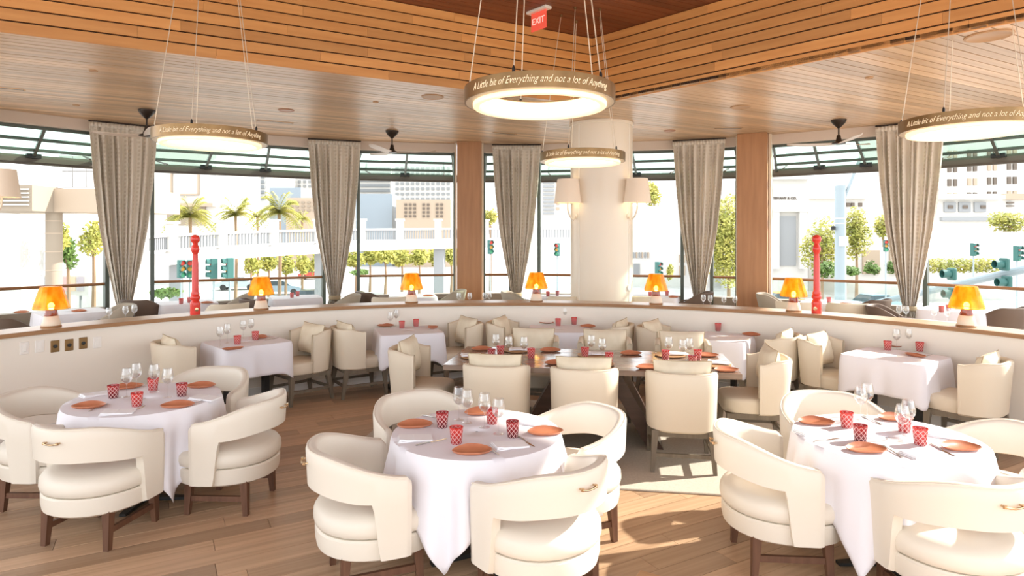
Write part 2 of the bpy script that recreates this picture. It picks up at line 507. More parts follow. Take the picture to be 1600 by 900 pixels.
# ---- raised ceiling
def up_span(q):
    p0 = CORNER + N_DIR * q
    n = Vector((R_DIR.y, -R_DIR.x, 0))
    te = cut_line(p0, D_DIR, n.x, n.y, -(n.x * CORNER.x + n.y * CORNER.y))
    t0 = -12.5; t1 = te + 0.05
    tb = cut_line(p0, D_DIR, 0, 1, 2.5)              # runs on over the camera to y = -2.5
    t0 = max(t0, tb)
    if t1 - t0 < 0.05: return None
    return p0 + D_DIR * t0, p0 + D_DIR * t1
ceil_up = tag(empty('ceiling_raised'), 'dark red board ceiling inside the raised coffer', None, kind='structure')
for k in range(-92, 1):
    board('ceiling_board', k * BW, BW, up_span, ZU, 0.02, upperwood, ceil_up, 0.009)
mb = MB()
for k in range(-92, 1):
    a = up_span(k * BW + 0.001); b = up_span((k + 1) * BW - 0.001)
    if a and b:
        P = [a[0], a[1], b[1], b[0]]
        mb.hexa([(p.x, p.y, ZU + 0.022) for p in P], [(p.x, p.y, ZU + 0.08) for p in P])
mb.build('ceiling_backing', gapdark, ceil_up, smooth=0)

# ---- coffer sides: horizontal boards with dark gaps
def coffer_side(name, label, p0, d, length, out, nb):
    root = tag(empty(name), label, None, kind='structure')
    a = p0 - d * 0.12 + out * 0.035; b = p0 + d * length + out * 0.035
    mb = MB().hexa([(a.x, a.y, ZC + .065), (b.x, b.y, ZC + .065), (b.x + out.x * .05, b.y + out.y * .05, ZC + .065), (a.x + out.x * .05, a.y + out.y * .05, ZC + .065)],
                   [(a.x, a.y, ZU + .1), (b.x, b.y, ZU + .1), (b.x + out.x * .05, b.y + out.y * .05, ZU + .1), (a.x + out.x * .05, a.y + out.y * .05, ZU + .1)])
    mb.build('side_backing', gapdark, root, smooth=0)
    H = (ZU - ZC + 0.02) / nb
    rz = math.atan2(d.y, d.x)
    for i in range(nb):
        t = 0.0; first = True
        while t < length - 0.01:
            L = random.uniform(1.6, 2.7)
            if first: L = random.uniform(0.8, 2.4); first = False
            if length - t - L < 0.7: L = length - t
            c = p0 + d * (t + L / 2) + out * 0.012
            mb = MB().box((0, 0, 0), (L - 0.002, 0.024, H - 0.017))
            mb.build('coffer_board', coffwood, root, (c.x, c.y, ZC - 0.02 + H * (i + 0.5)), (0, 0, rz), smooth=0)
            t += L
L_DIR = -D_DIR
coffer_side('wall_coffer_left', 'left side of the raised coffer clad in amber boards', CORNER, L_DIR, 10.5, N_DIR, 8)
OUT_R = Vector((-R_DIR.y, R_DIR.x, 0))
if OUT_R.dot(Vector((1, 1, 0))) < 0: OUT_R = -OUT_R
coffer_side('wall_coffer_right', 'right side of the raised coffer clad in amber boards', CORNER, R_DIR, 9.0, OUT_R, 8)

# ---- curved half wall with a wooden ledge
def arc_solid(a0, a1, r0, r1, z0, z1, n=64):
    mb = MB(); loops = []
    for i in range(n + 1):
        a = a0 + (a1 - a0) * i / n
        p, q = pol(a, r0), pol(a, r1)
        loops.append([(p.x, p.y, z0), (q.x, q.y, z0), (q.x, q.y, z1), (p.x, p.y, z1)])
    return mb.loft(loops)
A0, A1 = R(-88), R(88)
ZL = 1.04
tag(arc_solid(A0, A1, RHALF + 0.03, RHALF + 0.33, -0.02, ZL - 0.035).build('wall_partition', wallpaint), 'cream curved half wall between dining room and terrace', None, kind='structure')
led = tag(arc_solid(A0, A1, RHALF + 0.012, RHALF + 0.375, ZL - 0.036, ZL).build('trim_1', ledgetop), 'wooden ledge capping the curved half wall', None, kind='structure')
arc_solid(A0, A1, RHALF - 0.008, RHALF + 0.0119, ZL - 0.042, ZL - 0.002).build('nosing', ledgenose, led)
tag(arc_solid(A0, A1, RHALF + 0.016, RHALF + 0.0299, 0.0, 0.1).build('baseboard_partition', basewhite), 'white baseboard along the curved half wall', None, kind='structure')

# ---- switch plates on the left part of the half wall
sw = [(38, 544, 'white'), (62, 541, 'white'), (86, 541, 'bronze'), (108, 539, 'bronze'), (130, 536, 'bronze'), (152, 535, 'white')]
swl = {38: 'leftmost white switch plate on the half wall under the amber lamp', 62: 'second white switch plate on the half wall, left of the bronze ones',
       86: 'left bronze outlet plate on the cream half wall', 108: 'middle bronze outlet plate on the cream half wall',
       130: 'right bronze outlet plate on the cream half wall', 152: 'lone white switch plate right of the bronze outlet plates'}
for px, py, kind in sw:
    p = onring(px, RHALF + 0.027); a = ang(p)
    z = EYE - (py - HZ) / F * p.y
    t = thing('wall_plate', swl[px], 'switch', (p.x, p.y, z), -a, 'plates on the half wall')
    MB().cbox((0, 0, 0), (0.078, 0.012, 0.118), 0.004).build('plate', whiteplastic if kind == 'white' else bandm, t)
    if kind == 'white':
        MB().cbox((0, -0.008, 0), (0.033, 0.008, 0.066), 0.002).build('rocker', whiteplastic, t)
    else:
        MB().lathe([(0.0, 0), (0.018, 0), (0.018, 0.01), (0.0, 0.012)], 16).build('socket', blackm, t, (0, -0.004, 0.0), (R(90), 0, 0))

# ---- oak columns, ivory column
for px, wpx, lab in ((733, 39, 'square oak clad column left of the ivory column'), (1177, 45, 'square oak clad column right of the ivory column')):
    p = onring(px, RWIN - 0.25); a = ang(p)
    w = wpx * p.y / F * 0.97
    t = thing('wood_column', lab, 'column', (p.x, p.y, 0), -a)
    MB().cbox((0, 0, ZC / 2), (w, 0.45, ZC), 0.006).build('shaft', colwood, t)
    MB().box((-w / 2 - 0.03, 0.12, ZC / 2), (0.05, 0.2, ZC)).build('side_frame', ceramic, t)
    MB().box((w / 2 + 0.03, 0.12, ZC / 2), (0.05, 0.2, ZC)).build('side_frame', ceramic, t)
COLP = Vector((1.67, 11.95, 0)); COLR = 0.575
def ivory_column(loc, label):
    t = thing('round_column', label, 'column', loc)
    MB().lathe([(COLR, 0), (COLR, ZC)], 64).build('shaft', creampaint, t)
    for ad in (-142, -38):
        a = R(ad)
        MB().box((COLR * math.cos(a), COLR * math.sin(a), ZC / 2), (0.012, 0.03, ZC), a).build('panel_seam', wallpaint, t)
    MB().lathe([(COLR + 0.012, ZC - 0.06), (COLR + 0.02, ZC - 0.05), (COLR + 0.02, ZC - 0.002), (COLR, ZC - 0.001)], 64).build('top_collar', creampaint, t)
    return t
ivory_column(COLP, 'ivory round column with two shaded wall lamps')
ivory_column(Vector((-8.62, 9.75, 0)), 'ivory round column just beyond the left edge of the photo')

# ---- window bays with open glazed awnings
def bay(n, pxa, pxb, label, nv=3):
    A, B = onring(pxa, RWIN), onring(pxb, RWIN)
    u = (B - A).normalized(); out = Vector((-u.y, u.x, 0))
    if out.y < 0: out = -out
    L = (B - A).length
    rz = math.atan2(u.y, u.x)
    w = tag(empty('window_%d' % n, A, rz), label, None, kind='structure')
    # local frame: x along the bay, y outwards
    ZH = 3.86
    MB().box((L / 2, 0.05, (ZH + ZC) / 2), (L, 0.2, ZC - ZH)).build('header', headerm, w)
    for x in (0.0, L):
        MB().box((x, 0.03, ZC / 2), (0.07, 0.12, ZC)).build('post', framesteel, w)
    MB().box((L / 2, 0.1, 0.33), (L, 0.22, 0.66)).build('parapet', parapetm, w)
    MB().box((L / 2, 0.06, 0.875), (L, 0.012, 0.40)).build('guard_pane', paneglass, w)
    MB().tube([(0, 0.03, 1.085), (L, 0.03, 1.085)], 0.028, 8).build('handrail', railwood, w)
    # awning: from the header down and outwards
    yo, zo = 1.25, 3.40
    af = empty('awning', (0, 0, 0)); af.parent = w
    def P(x, s): return Vector((L / 2 + (x - L / 2) * (1 + 0.17 * s), 0.12 + (yo - 0.12) * s, ZH - 0.03 + (zo - ZH + 0.03) * s))
    fr = MB()
    for s in (0.0, 0.36, 0.7):
        fr.beam(P(0.02, s), P(L - 0.02, s), 0.05, 0.055)
    MB2 = fr
    for i in range(nv + 1):
        x = 0.05 + (L - 0.1) * i / nv
        MB2.beam(P(x, 0), P(x, 1), 0.05, 0.06)
    fr.build('awning_frame', framesteel, af)
    bm_ = MB().beam(P(-0.05, 1.0), P(L + 0.05, 1.0), 0.12, 0.13)
    bm_.beam(P(-0.05, 1.0) + Vector((0, 0, -0.085)), P(L + 0.05, 1.0) + Vector((0, 0, -0.085)), 0.06, 0.05)
    bm_.build('awning_beam', beamsteel, af)
    ss = (0.0, 0.36, 0.7, 1.0)
    for i in range(nv):
        x0 = 0.075 + (L - 0.1) * i / nv; x1 = 0.025 + (L - 0.1) * (i + 1) / nv
        for j in range(3):
            q = [P(x0, ss[j] + .02), P(x1, ss[j] + .02), P(x1, ss[j + 1] - .02), P(x0, ss[j + 1] - .02)]
            MB().hexa([v - Vector((0, 0, .005)) for v in q], [v + Vector((0, 0, .005)) for v in q]).build('awning_pane', awnglass, af, smooth=0)
    # gas struts holding the awning up
    for x in (0.25, L - 0.25):
        MB().tube([(x, 0.05, 2.95 + 0.4), P(x, 0.75)], 0.018, 6).build('strut', beamsteel, w)
    for i in range(1, nv):
        x = 0.05 + (L - 0.1) * i / nv
        MB().box(P(x, 0.9) + Vector((0, 0, 0.0)), (0.22, 0.1, 0.08)).build('hinge_block', blackm, w)
bays = [(-150, 167, 'open window bay at the far left, left of the leftmost curtain', 3), (238, 506, 'open window bay between the first and second curtains', 3),
        (560, 711, 'open window bay between the second curtain and the left oak column', 2), (756, 798, 'narrow window bay between the left oak column and the middle curtain', 1),
        (842, 1066, 'open window bay behind the ivory column', 3), (1112, 1152, 'narrow window bay between the fourth curtain and the right oak column', 1),
        (1203, 1414, 'open window bay between the right oak column and the rightmost curtain', 3), (1446, 1760, 'open window bay at the far right, right of the rightmost curtain', 3)]
for i, b in enumerate(bays): bay(i + 1, *b)
# header pieces where curtains hang between the bays
hd = MB()
for pa, pb in ((167, 238), (506, 560), (798, 842), (1066, 1112), (1414, 1446)):
    A, B = onring(pa, RWIN), onring(pb, RWIN)
    m = (A + B) / 2; u = B - A
    hd.box((m.x, m.y, ZC - 0.09), (u.length, 0.2, 0.18), math.atan2(u.y, u.x))
tag(hd.build('trim_2', headerm), 'blush header strips above the five curtains', None, kind='structure')

# ================================================================== CURTAINS
def make_curtain(name, label, p, a, seed):
    t = thing(name, label, 'curtain', (p.x, p.y, 0), -a, 'tied back curtains at the windows')
    rnd = random.Random(seed)
    prof = [(4.0, 1.06), (3.9, 1.06), (3.6, 1.02), (2.95, 0.93), (2.1, 0.75), (1.5, 0.54), (1.1, 0.38), (0.8, 0.27), (0.66, 0.2), (0.55, 0.26), (0.3, 0.42), (0.06, 0.5)]
    def w(z):
        for (za, wa), (zb, wb) in zip(prof, prof[1:]):
            if zb <= z <= za: return wb + (wa - wb) * (z - zb) / (za - zb)
        return prof[-1][1]
    nf = 9; n = nf * 10
    loops = []
    ph = [rnd.uniform(-0.5, 0.5) for _ in range(nf + 2)]
    for j in range(40):
        z = 3.985 - (3.985 - 0.06) * j / 39
        ww = w(z); row = []
        amp = 0.03 + 0.06 * sstep(3.95, 3.5, z)
        amp *= 0.55 + 0.45 * min(1, ww / 0.8)
        for i in range(n + 1):
            u = i / n
            q = u * nf + ph[int(u * nf)] * 0.0
            x = (u - 0.5) * ww + 0.018 * math.sin(q * 2 * PI * 0.5 + ph[3]) * ww
            y = amp * math.sin(q * 2 * PI + 0.4 * math.sin(z * 1.3 + ph[1])) * (0.85 + 0.3 * math.sin(7 * u + ph[2])) - 0.06 * math.sin(PI * u) * (1 - ww)
            row.append((x, y, z))
        loops.append(row)
    front = MB().loft(loops, closed=False, caps=False)
    o = front.build('drape', curtainm, t, smooth=60)
    sm = o.modifiers.new('thick', 'SOLIDIFY'); sm.thickness = 0.006
    hb = []
    for k in range(2):
        row = []
        for i in range(n + 1):
            u = i / n
            row.append(((u - 0.5) * 1.07, -0.035 + 0.012 * math.sin(u * nf * 2 * PI * 2), 3.99 - k * 0.09))
        hb.append(row)
    o = MB().loft(hb, closed=False, caps=False).build('heading_tape', curtainm, t, smooth=60)
    sm = o.modifiers.new('thick', 'SOLIDIFY'); sm.thickness = 0.012
    MB().lathe([(0.108, -0.045), (0.125, -0.03), (0.128, 0.03), (0.108, 0.045)], 20, ring=True).build('tieback', piping, t, (0, -0.015, 0.66))
    MB().cbox((0, 0, 0), (1.1, 0.03, 0.03), 0.006).build('curtain_track', bronze, t, (0, 0, 4.01))
    return t
cl = ['leftmost', 'second from left', 'middle', 'fourth from left', 'rightmost']
for i, px in enumerate((194, 523, 807, 1092, 1421)):
    p = onring(px, RWIN - 0.28)
    make_curtain('curtain', '%s of the five beige figured curtains, gathered at its foot' % cl[i], p, ang(p), i)

# ================================================================== FURNITURE BUILDERS
def seat_outline(sx, yb, yf, n=36, eb=2.1, ef=3.2):
    pts = []
    for k in range(n):
        t = 2 * PI * k / n
        c, s = math.cos(t), math.sin(t)
        e = ef if s > 0 else eb
        r = (abs(c) ** e + abs(s) ** e) ** (-1 / e)
        pts.append((sx * c * r, (yf if s > 0 else yb) * s * r))
    return pts

def make_tub():
    t = empty('tub_chair')
    sx, yb, yf = 0.305, 0.31, 0.29
    def stack(levels):
        mb = MB(); o = seat_outline(sx, yb, yf)
        return mb.loft([[(x * k, y * k, z) for x, y in o] for k, z in levels])
    stack([(0.97, 0.225), (1.04, 0.24), (1.07, 0.29), (1.07, 0.335), (1.04, 0.346)]).build('seat_base', leather, t)
    stack([(1.0, 0.347), (1.075, 0.362), (1.10, 0.395), (1.09, 0.43), (1.03, 0.458), (0.88, 0.474), (0.5, 0.484), (0.06, 0.486)]).build('seat_cushion', leather, t, smooth=60)
    # back: a band that wraps round and comes down as two side panels
    a = 0.33; st = 0.13; half = a * PI / 2 + st
    ncol = 120; loops = []
    for i in range(ncol + 1):
        s = -half + 2 * half * i / ncol
        if abs(s) <= a * PI / 2:
            th = s / a
            c = Vector((a * math.sin(th), -a * math.cos(th), 0)); nrm = Vector((math.sin(th), -math.cos(th), 0))
        else:
            sg = 1 if s > 0 else -1
            c = Vector((sg * a, abs(s) - a * PI / 2, 0)); nrm = Vector((sg, 0, 0))
        f = abs(s) / half
        zt = 0.79 - 0.115 * sstep(0.25, 1.0, f)
        zb = 0.57 - 0.03 * sstep(0.2, 0.72, f)
        zb = zb + (0.238 - zb) * sstep(half - 0.205, half - 0.16, abs(s))
        zb2 = zb
        edge = 1.0 - 0.35 * sstep(half - 0.03, half, abs(s))
        zt -= 0.03 * sstep(half - 0.04, half, abs(s)) ** 2
        th_ = 0.033 * edge
        lean = lambda z: 0.05 * (z - 0.40) * (1 - 0.5 * f)
        L = []
        zz = [zb2 + 0.012, zb2 + (zt - zb2) * 0.33, zb2 + (zt - zb2) * 0.66, zt - 0.022]
        for z in zz: L.append(c + nrm * (th_ + lean(z)) + Vector((0, 0, z)))
        L.append(c + nrm * (th_ * 0.6 + lean(zt)) + Vector((0, 0, zt - 0.004)))
        L.append(c + nrm * (lean(zt)) + Vector((0, 0, zt)))
        L.append(c + nrm * (-th_ * 0.6 + lean(zt)) + Vector((0, 0, zt - 0.004)))
        for z in zz[::-1]: L.append(c + nrm * (-th_ + lean(z)) + Vector((0, 0, z)))
        L.append(c + nrm * lean(zb2) + Vector((0, 0, zb2)))
        loops.append(L)
    MB().loft(loops).build('backrest', leather, t, smooth=50)
    # welt along the top edge
    for sgn in (1,):
        pts = [tuple(l[4] + (l[4] - l[6]).normalized() * 0.003) for l in loops[2:-2]]
        MB().tube(pts, 0.0042, 6).build('welt', leather, t)
    # brass pull on the outside of the back
    h = MB()
    h.tube([(-0.05, -0.398, 0.712), (-0.025, -0.402, 0.706), (0, -0.403, 0.704), (0.025, -0.402, 0.706), (0.05, -0.398, 0.712)], 0.0055, 8)
    for x in (-0.045, 0.045):
        h.tube([(x, -0.365, 0.711), (x, -0.40, 0.710)], 0.005, 8)
        h.lathe([(0.0, -0.007), (0.009, -0.007), (0.009, 0.007), (0.0, 0.007)], 10, (x, -0.395, 0.711))
    h.build('pull_handle', brass, t)
    for x in (-1, 1):
        for y in (-1, 1):
            bx, by = 0.222 * x, 0.21 * y
            tx, ty = 0.215 * x, 0.195 * y
            MB().beam((bx, by, 0), (tx, ty, 0.245), 0.034, 0.034, (0, 1, 0), 0.052, 0.052).build('leg', walnut, t, smooth=0)
        MB().beam((0.219 * x, -0.2, 0.115), (0.219 * x, 0.2, 0.115), 0.022, 0.036).build('stretcher', walnut, t, smooth=0)
    return t

def shell_loops(wx, yb, yf, zt_back, zt_front, zb, th, ncol=60, lean=0.08, bow=3.0, topdrop=0.0):
    """upholstered back: a U in plan (superellipse back half, straight wings)"""
    path = []
    n1 = ncol
    for i in range(n1 + 1):
        tt = PI + PI * i / n1            # from -x round the back to +x
        c, s = math.cos(tt), math.sin(tt)
        r = (abs(c) ** bow + abs(s) ** bow) ** (-1 / bow)
        path.append(Vector((wx * c * r, yb * s * r, 0)))
    n2 = 6
    left = [Vector((-wx, yf * (1 - k / n2), 0)) for k in range(n2)]
    right = [Vector((wx, yf * (k + 1) / n2, 0)) for k in range(n2)]
    pts = left + path + right
    N = len(pts); loops = []
    for i, p in enumerate(pts):
        d = (pts[min(i + 1, N - 1)] - pts[max(i - 1, 0)]).normalized()
        nrm = Vector((d.y, -d.x, 0))
        if nrm.dot(p + Vector((0, 0.02 - yf * 0.3, 0))) < 0: nrm = -nrm
        f = sstep(-yb * 0.55, yf, p.y)
        zt = zt_back + (zt_front - zt_back) * f - topdrop * (p.x / wx) ** 2 * (1 - f)
        e = min(i, N - 1 - i)
        tk = th * (0.55 + 0.45 * min(1, e / 2.0)); zt -= 0.02 * (1 - min(1, e / 2.0))
        ln = lambda z: Vector((p.x * 0.10 * (z - zb), -lean * (z - zb) * (1 - f), 0))
        L = []
        zz = [zb + 0.02, zb + (zt - zb) * .35, zb + (zt - zb) * .7, zt - .025]
        for z in zz: L.append(p + nrm * tk + ln(z) + Vector((0, 0, z)))
        L.append(p + nrm * tk * .6 + ln(zt) + Vector((0, 0, zt - .006)))
        L.append(p + ln(zt) + Vector((0, 0, zt)))
        L.append(p - nrm * tk * .6 + ln(zt) + Vector((0, 0, zt - .006)))
        for z in zz[::-1]: L.append(p - nrm * tk + ln(z) + Vector((0, 0, z)))
        L.append(p + ln(zb) + Vector((0, 0, zb)))
        loops.append(L)
    return loops

def make_dining():
    t = empty('dining_chair')
    o = seat_outline(0.257, 0.26, 0.30, 36, 4.0, 4.5)
    MB().loft([[(x * k, y * k, z) for x, y in o] for k, z in ((0.97, 0.345), (1.0, 0.355), (1.0, 0.40), (1.005, 0.45), (0.98, 0.47), (0.9, 0.482), (0.5, 0.49), (0.05, 0.492))]).build('seat', fabric, t, smooth=50)
    loops = shell_loops(0.257, 0.262, -0.035, 0.835, 0.80, 0.335, 0.03)
    b = MB().loft(loops).build('backrest', fabric, t, smooth=50)
    pts = [tuple(l[4] + (l[4] - l[6]).normalized() * .002) for l in loops[1:-1]]
    MB().tube(pts, 0.0035, 6).build('welt', fabric, b)
    ap = MB()
    for y, x0 in ((-0.22, 0.22), (0.24, 0.22)):
        ap.box((0, y, 0.32), (2 * x0, 0.03, 0.05))
    for x in (-0.235, 0.235): ap.box((x, 0.01, 0.32), (0.03, 0.46, 0.05))
    ap.build('apron', taupewood, t, smooth=0)
    for x in (-1, 1):
        for y, top, bot in ((1, (0.24, 0.25), (0.255, 0.27)), (-1, (0.225, -0.215), (0.25, -0.275))):
            MB().beam((bot[0] * x, bot[1], 0), (top[0] * x, top[1], 0.345), 0.03, 0.03, (0, 1, 0), 0.056, 0.06).build('leg', taupewood, t, smooth=0)
        MB().beam((0.243 * x, -0.245, 0.15), (0.249 * x, 0.26, 0.15), 0.022, 0.03).build('stretcher', taupewood, t, smooth=0)
    MB().beam((-0.245, -0.25, 0.15), (0.245, -0.25, 0.15), 0.022, 0.03).build('stretcher', taupewood, t, smooth=0)
    return t

def pillow_mesh():
    mb = MB(); n = 12
    def g(u, v, s):
        e = max(0.0, (1 - abs(u) ** 3.2)) ** 0.55 * max(0.0, (1 - abs(v) ** 3.2)) ** 0.55
        x = 0.24 * u * (1 - 0.06 * (1 - v * v))
        z = 0.18 * v * (1 - 0.045 * (1 - u * u))
        return (x, s * (0.072 * e + 0.002), z)
    for s in (-1, 1):
        base = len(mb.v)
        for i in range(n + 1):
            for j in range(n + 1):
                mb.v.append(g(-1 + 2 * i / n, -1 + 2 * j / n, s))
        for i in range(n):
            for j in range(n):
                a = base + i * (n + 1) + j
                mb.f.append((a, a + 1, a + n + 2, a + n + 1))
    rim = [(-1 + 2 * k / n, -1) for k in range(n)] + [(1, -1 + 2 * k / n) for k in range(n)] + [(1 - 2 * k / n, 1) for k in range(n)] + [(-1, 1 - 2 * k / n) for k in range(n)]
    pts = [g(u, v, 0) for u, v in rim]
    return mb, pts + pts[:1]
def make_pillow():
    t = empty('pillow')
    mb, rim = pillow_mesh()
    MB.build(mb, 'cushion', pillowm, t, smooth=60)
    MB().tube(rim, 0.0045, 6).build('piping', piping, t)
    return t

def fold_cloth(edge, length, rt, folds, amp, zt, seed, flare=0.05, nphi=180, nrow=14):
    """cloth hanging from a table edge; edge(phi) -> (point, outward normal), length(phi) -> drop"""
    rnd = random.Random(seed); ph = [rnd.uniform(0, 6.28) for _ in range(4)]
    rows = []
    for j in (0.02, 0.25, 0.5, 0.75, 0.93):
        rows.append([tuple((edge(2 * PI * i / nphi)[0] * j).to_3d() + Vector((0, 0, zt))) for i in range(nphi)])
    for j in range(nrow + 1):
        row = []
        for i in range(nphi):
            phi = 2 * PI * i / nphi
            p, nr = edge(phi)
            L = length(phi)
            s = L * j / nrow
            wv = math.sin(folds * phi + ph[0]) * 0.62 + math.sin((folds * 0.61) * phi + ph[1]) * 0.0 + math.sin((folds + 5) * phi + ph[2]) * 0.38
            rad = 0.012 * (1 - math.exp(-s * 60)) + flare * s / 0.5 * (0.5 + 0.5 * wv) + amp * wv * min(1.0, s / 0.25) * sstep(0.0, 0.12, s)
            z = zt - s * (0.985) + 0.010 * math.exp(-s * 60) - 0.010
            q = p + nr * rad
            row.append((q.x, q.y, z))
        rows.append(row)
    mb = MB().loft(rows, closed=True, caps=False)
    return mb

def round_edge(rad):
    def e(phi):
        d = Vector((math.cos(phi), math.sin(phi)))
        return d * rad, d
    return e
def square_edge(hx, hy, k=9.0):
    def e(phi):
        c, s = math.cos(phi), math.sin(phi)
        r = (abs(c / hx) ** k + abs(s / hy) ** k) ** (-1 / k)
        p = Vector((c * r, s * r))
        nr = Vector((abs(p.x / hx) ** (k - 1) * (1 if c > 0 else -1) / hx, abs(p.y / hy) ** (k - 1) * (1 if s > 0 else -1) / hy)).normalized()
        return p, nr
    return e
TOP = 0.75
def make_round_table(loc, label, rot, seed, where):
    t = thing('round_table', label, 'table', loc, 0)
    MB().lathe([(0.0, 0.715), (0.49, 0.715), (0.505, 0.722), (0.505, 0.738), (0.49, 0.743), (0.0, 0.743)], 48).build('top', darkwood, t)
    MB().lathe([(0.0, 0.015), (0.04, 0.015), (0.04, 0.70), (0.14, 0.715), (0.0, 0.715)], 20).build('pedestal', blackm, t)
    b = MB()
    for k in range(4):
        a = PI / 4 + k * PI / 2 + rot
        b.beam((0, 0, 0.022), (0.30 * math.cos(a), 0.30 * math.sin(a), 0.016), 0.07, 0.03, (0, 0, 1), 0.045, 0.018)
    b.build('base', blackm, t)
    half = 0.80
    def L(phi):
        a = (phi - rot) % (PI / 2) - PI / 4        # rot points at one hanging corner
        r = half / math.cos(a) - 0.51
        return r
    c = fold_cloth(round_edge(0.512), L, 0, 16, 0.030, TOP + 0.002, seed, 0.055, 240)
    cl_ = tag(c.build('tablecloth', linen, None, loc, smooth=70), 'white cloth hanging to a low point in front, on the %s' % where, 'tablecloth', 'tablecloths on the round tables')
    sm = cl_.modifiers.new('thick', 'SOLIDIFY'); sm.thickness = 0.003; sm.offset = 1
    return t
def make_square_table(loc, rz, label, clabel, hx, hy, seed, drop=0.33, corner=0.15, group=None, legs=True):
    t = thing('square_table', label, 'table', loc, rz, group)
    MB().cbox((0, 0, 0.728), (2 * hx - 0.05, 2 * hy - 0.05, 0.03), 0.005).build('top', darkwood, t)
    for x in (-1, 1):
        MB().box((x * (hx - 0.17), 0, 0.36), (0.06, 0.09, 0.70)).build('leg', blackm, t, smooth=0)
        MB().cbox((x * (hx - 0.17), 0, 0.02), (0.07, 2 * hy - 0.2, 0.035), 0.008).build('foot', blackm, t)
    def L(phi):
        e = square_edge(hx, hy)(phi)[0]
        w = abs(e.x / hx) ** 9 * abs(e.y / hy) ** 9
        return drop + corner * min(1.0, w * 2.2)
    c = fold_cloth(square_edge(hx + 0.004, hy + 0.004, 14), L, 0, 8, 0.004, TOP + 0.002, seed, 0.05, 160, 10)
    cl_ = tag(c.build('tablecloth', linen, None, loc, (0, 0, rz), smooth=70), clabel, 'tablecloth', group and 'cloths on ' + group)
    sm = cl_.modifiers.new('thick', 'SOLIDIFY'); sm.thickness = 0.003; sm.offset = 1
    return t

# ================================================================== TABLEWARE BUILDERS
def make_tumbler(m):
    t = empty('tumbler')
    MB().lathe([(0.0, 0.0), (0.030, 0.0), (0.0325, 0.004), (0.040, 0.094), (0.0405, 0.098), (0.0385, 0.0985), (0.0375, 0.095), (0.031, 0.016), (0.0, 0.014)], 28).build('glass_body', m, t)
    return t
def make_wineglass():
    t = empty('wine_glass')
    MB().lathe([(0.0, 0.0), (0.034, 0.0), (0.034, 0.0015), (0.012, 0.004), (0.0045, 0.010)], 24).build('foot', wineglass, t, smooth=60)
    MB().lathe([(0.0045, 0.010), (0.0036, 0.03), (0.0034, 0.085), (0.006, 0.098)], 12).build('stem', wineglass, t, smooth=60)
    prof = [(0.006, 0.098), (0.022, 0.108), (0.037, 0.130), (0.0405, 0.150), (0.038, 0.178), (0.031, 0.215)]
    inner = [(r - 0.0012, z) for r, z in prof[::-1][:-1]]
    MB().lathe(prof + inner + [(0.0, 0.101)], 28).build('bowl', wineglass, t, smooth=60)
    return t
def make_plate():
    t = empty('side_plate')
    # a leaf shaped dish with one curled side
    n = 40; loops = []
    def out(k):
        a = 2 * PI * k / n
        r = 0.072 + 0.028 * math.cos(a) ** 2 + 0.012 * math.cos(a)
        return 1.12 * r * math.cos(a), 0.86 * r * math.sin(a), a
    levels = [(0.45, 0.0), (0.7, 0.002), (0.92, 0.010), (1.0, 0.018), (0.985, 0.0205), (0.9, 0.014), (0.68, 0.006), (0.02, 0.0045)]
    for k_, z in levels:
        L = []
        for k in range(n):
            x, y, a = out(k)
            curl = 0.016 * max(0, math.sin(a)) ** 2 * max(0, (k_ - 0.6) / 0.4)
            L.append((x * k_, y * k_, z + curl))
        loops.append(L)
    MB().loft(loops).build('dish', terracotta, t, smooth=60)
    return t
def make_charger():
    t = empty('charger_board')
    MB().lathe([(0.0, 0.0), (0.12, 0.0), (0.15, 0.008), (0.152, 0.014), (0.145, 0.016), (0.12, 0.010), (0.0, 0.010)], 36).build('board', chargerm, t)
    return t
def make_napkin():
    t = empty('napkin')
    n = 8
    for lv, (sx, sy, z, off) in enumerate(((0.20, 0.125, 0.0, 0), (0.195, 0.118, 0.005, 0.004), (0.09, 0.11, 0.010, -0.045))):
        mb = MB(); rows = []
        for i in range(n + 1):
            u = -1 + 2 * i / n
            zz = z + 0.003 * math.cos(u * 2.2 + lv)
            rows.append([(off + sx / 2 * u, -sy / 2, zz), (off + sx / 2 * u, sy / 2, zz + 0.001), (off + sx / 2 * u, sy / 2, zz + 0.0055), (off + sx / 2 * u, 0, zz + 0.007), (off + sx / 2 * u, -sy / 2, zz + 0.0055)])
        mb.loft(rows).build('fold', napkinm, t, smooth=40)
    return t
def make_knife():
    t = empty('knife')
    MB().loft([[(x, -w / 2, z), (x, w / 2, z), (x, w / 2, z + h), (x, -w / 2, z + h)] for x, w, z, h in ((-0.105, 0.010, 0.0015, 0.006), (-0.03, 0.008, 0.002, 0.007), (-0.01, 0.007, 0.0025, 0.005))]).build('handle', steel, t)
    MB().loft([[(x, -w / 2, 0.003), (x, w / 2, 0.003), (x, 0, 0.0055)] for x, w in ((-0.01, 0.008), (0.02, 0.016), (0.08, 0.014), (0.105, 0.003))]).build('blade', steel, t)
    return t
def make_fork():
    t = empty('fork')
    MB().loft([[(x, -w / 2, z), (x, w / 2, z), (x, w / 2, z + 0.004), (x, -w / 2, z + 0.004)] for x, w, z in ((-0.1, 0.012, 0.001), (-0.05, 0.008, 0.004), (0.03, 0.006, 0.006), (0.05, 0.018, 0.004))]).build('handle', steel, t)
    for y in (-0.009, -0.003, 0.003, 0.009):
        MB().beam((0.05, y * 0.8, 0.006), (0.1, y, 0.006), 0.0028, 0.003).build('tine', steel, t, smooth=0)
    return t

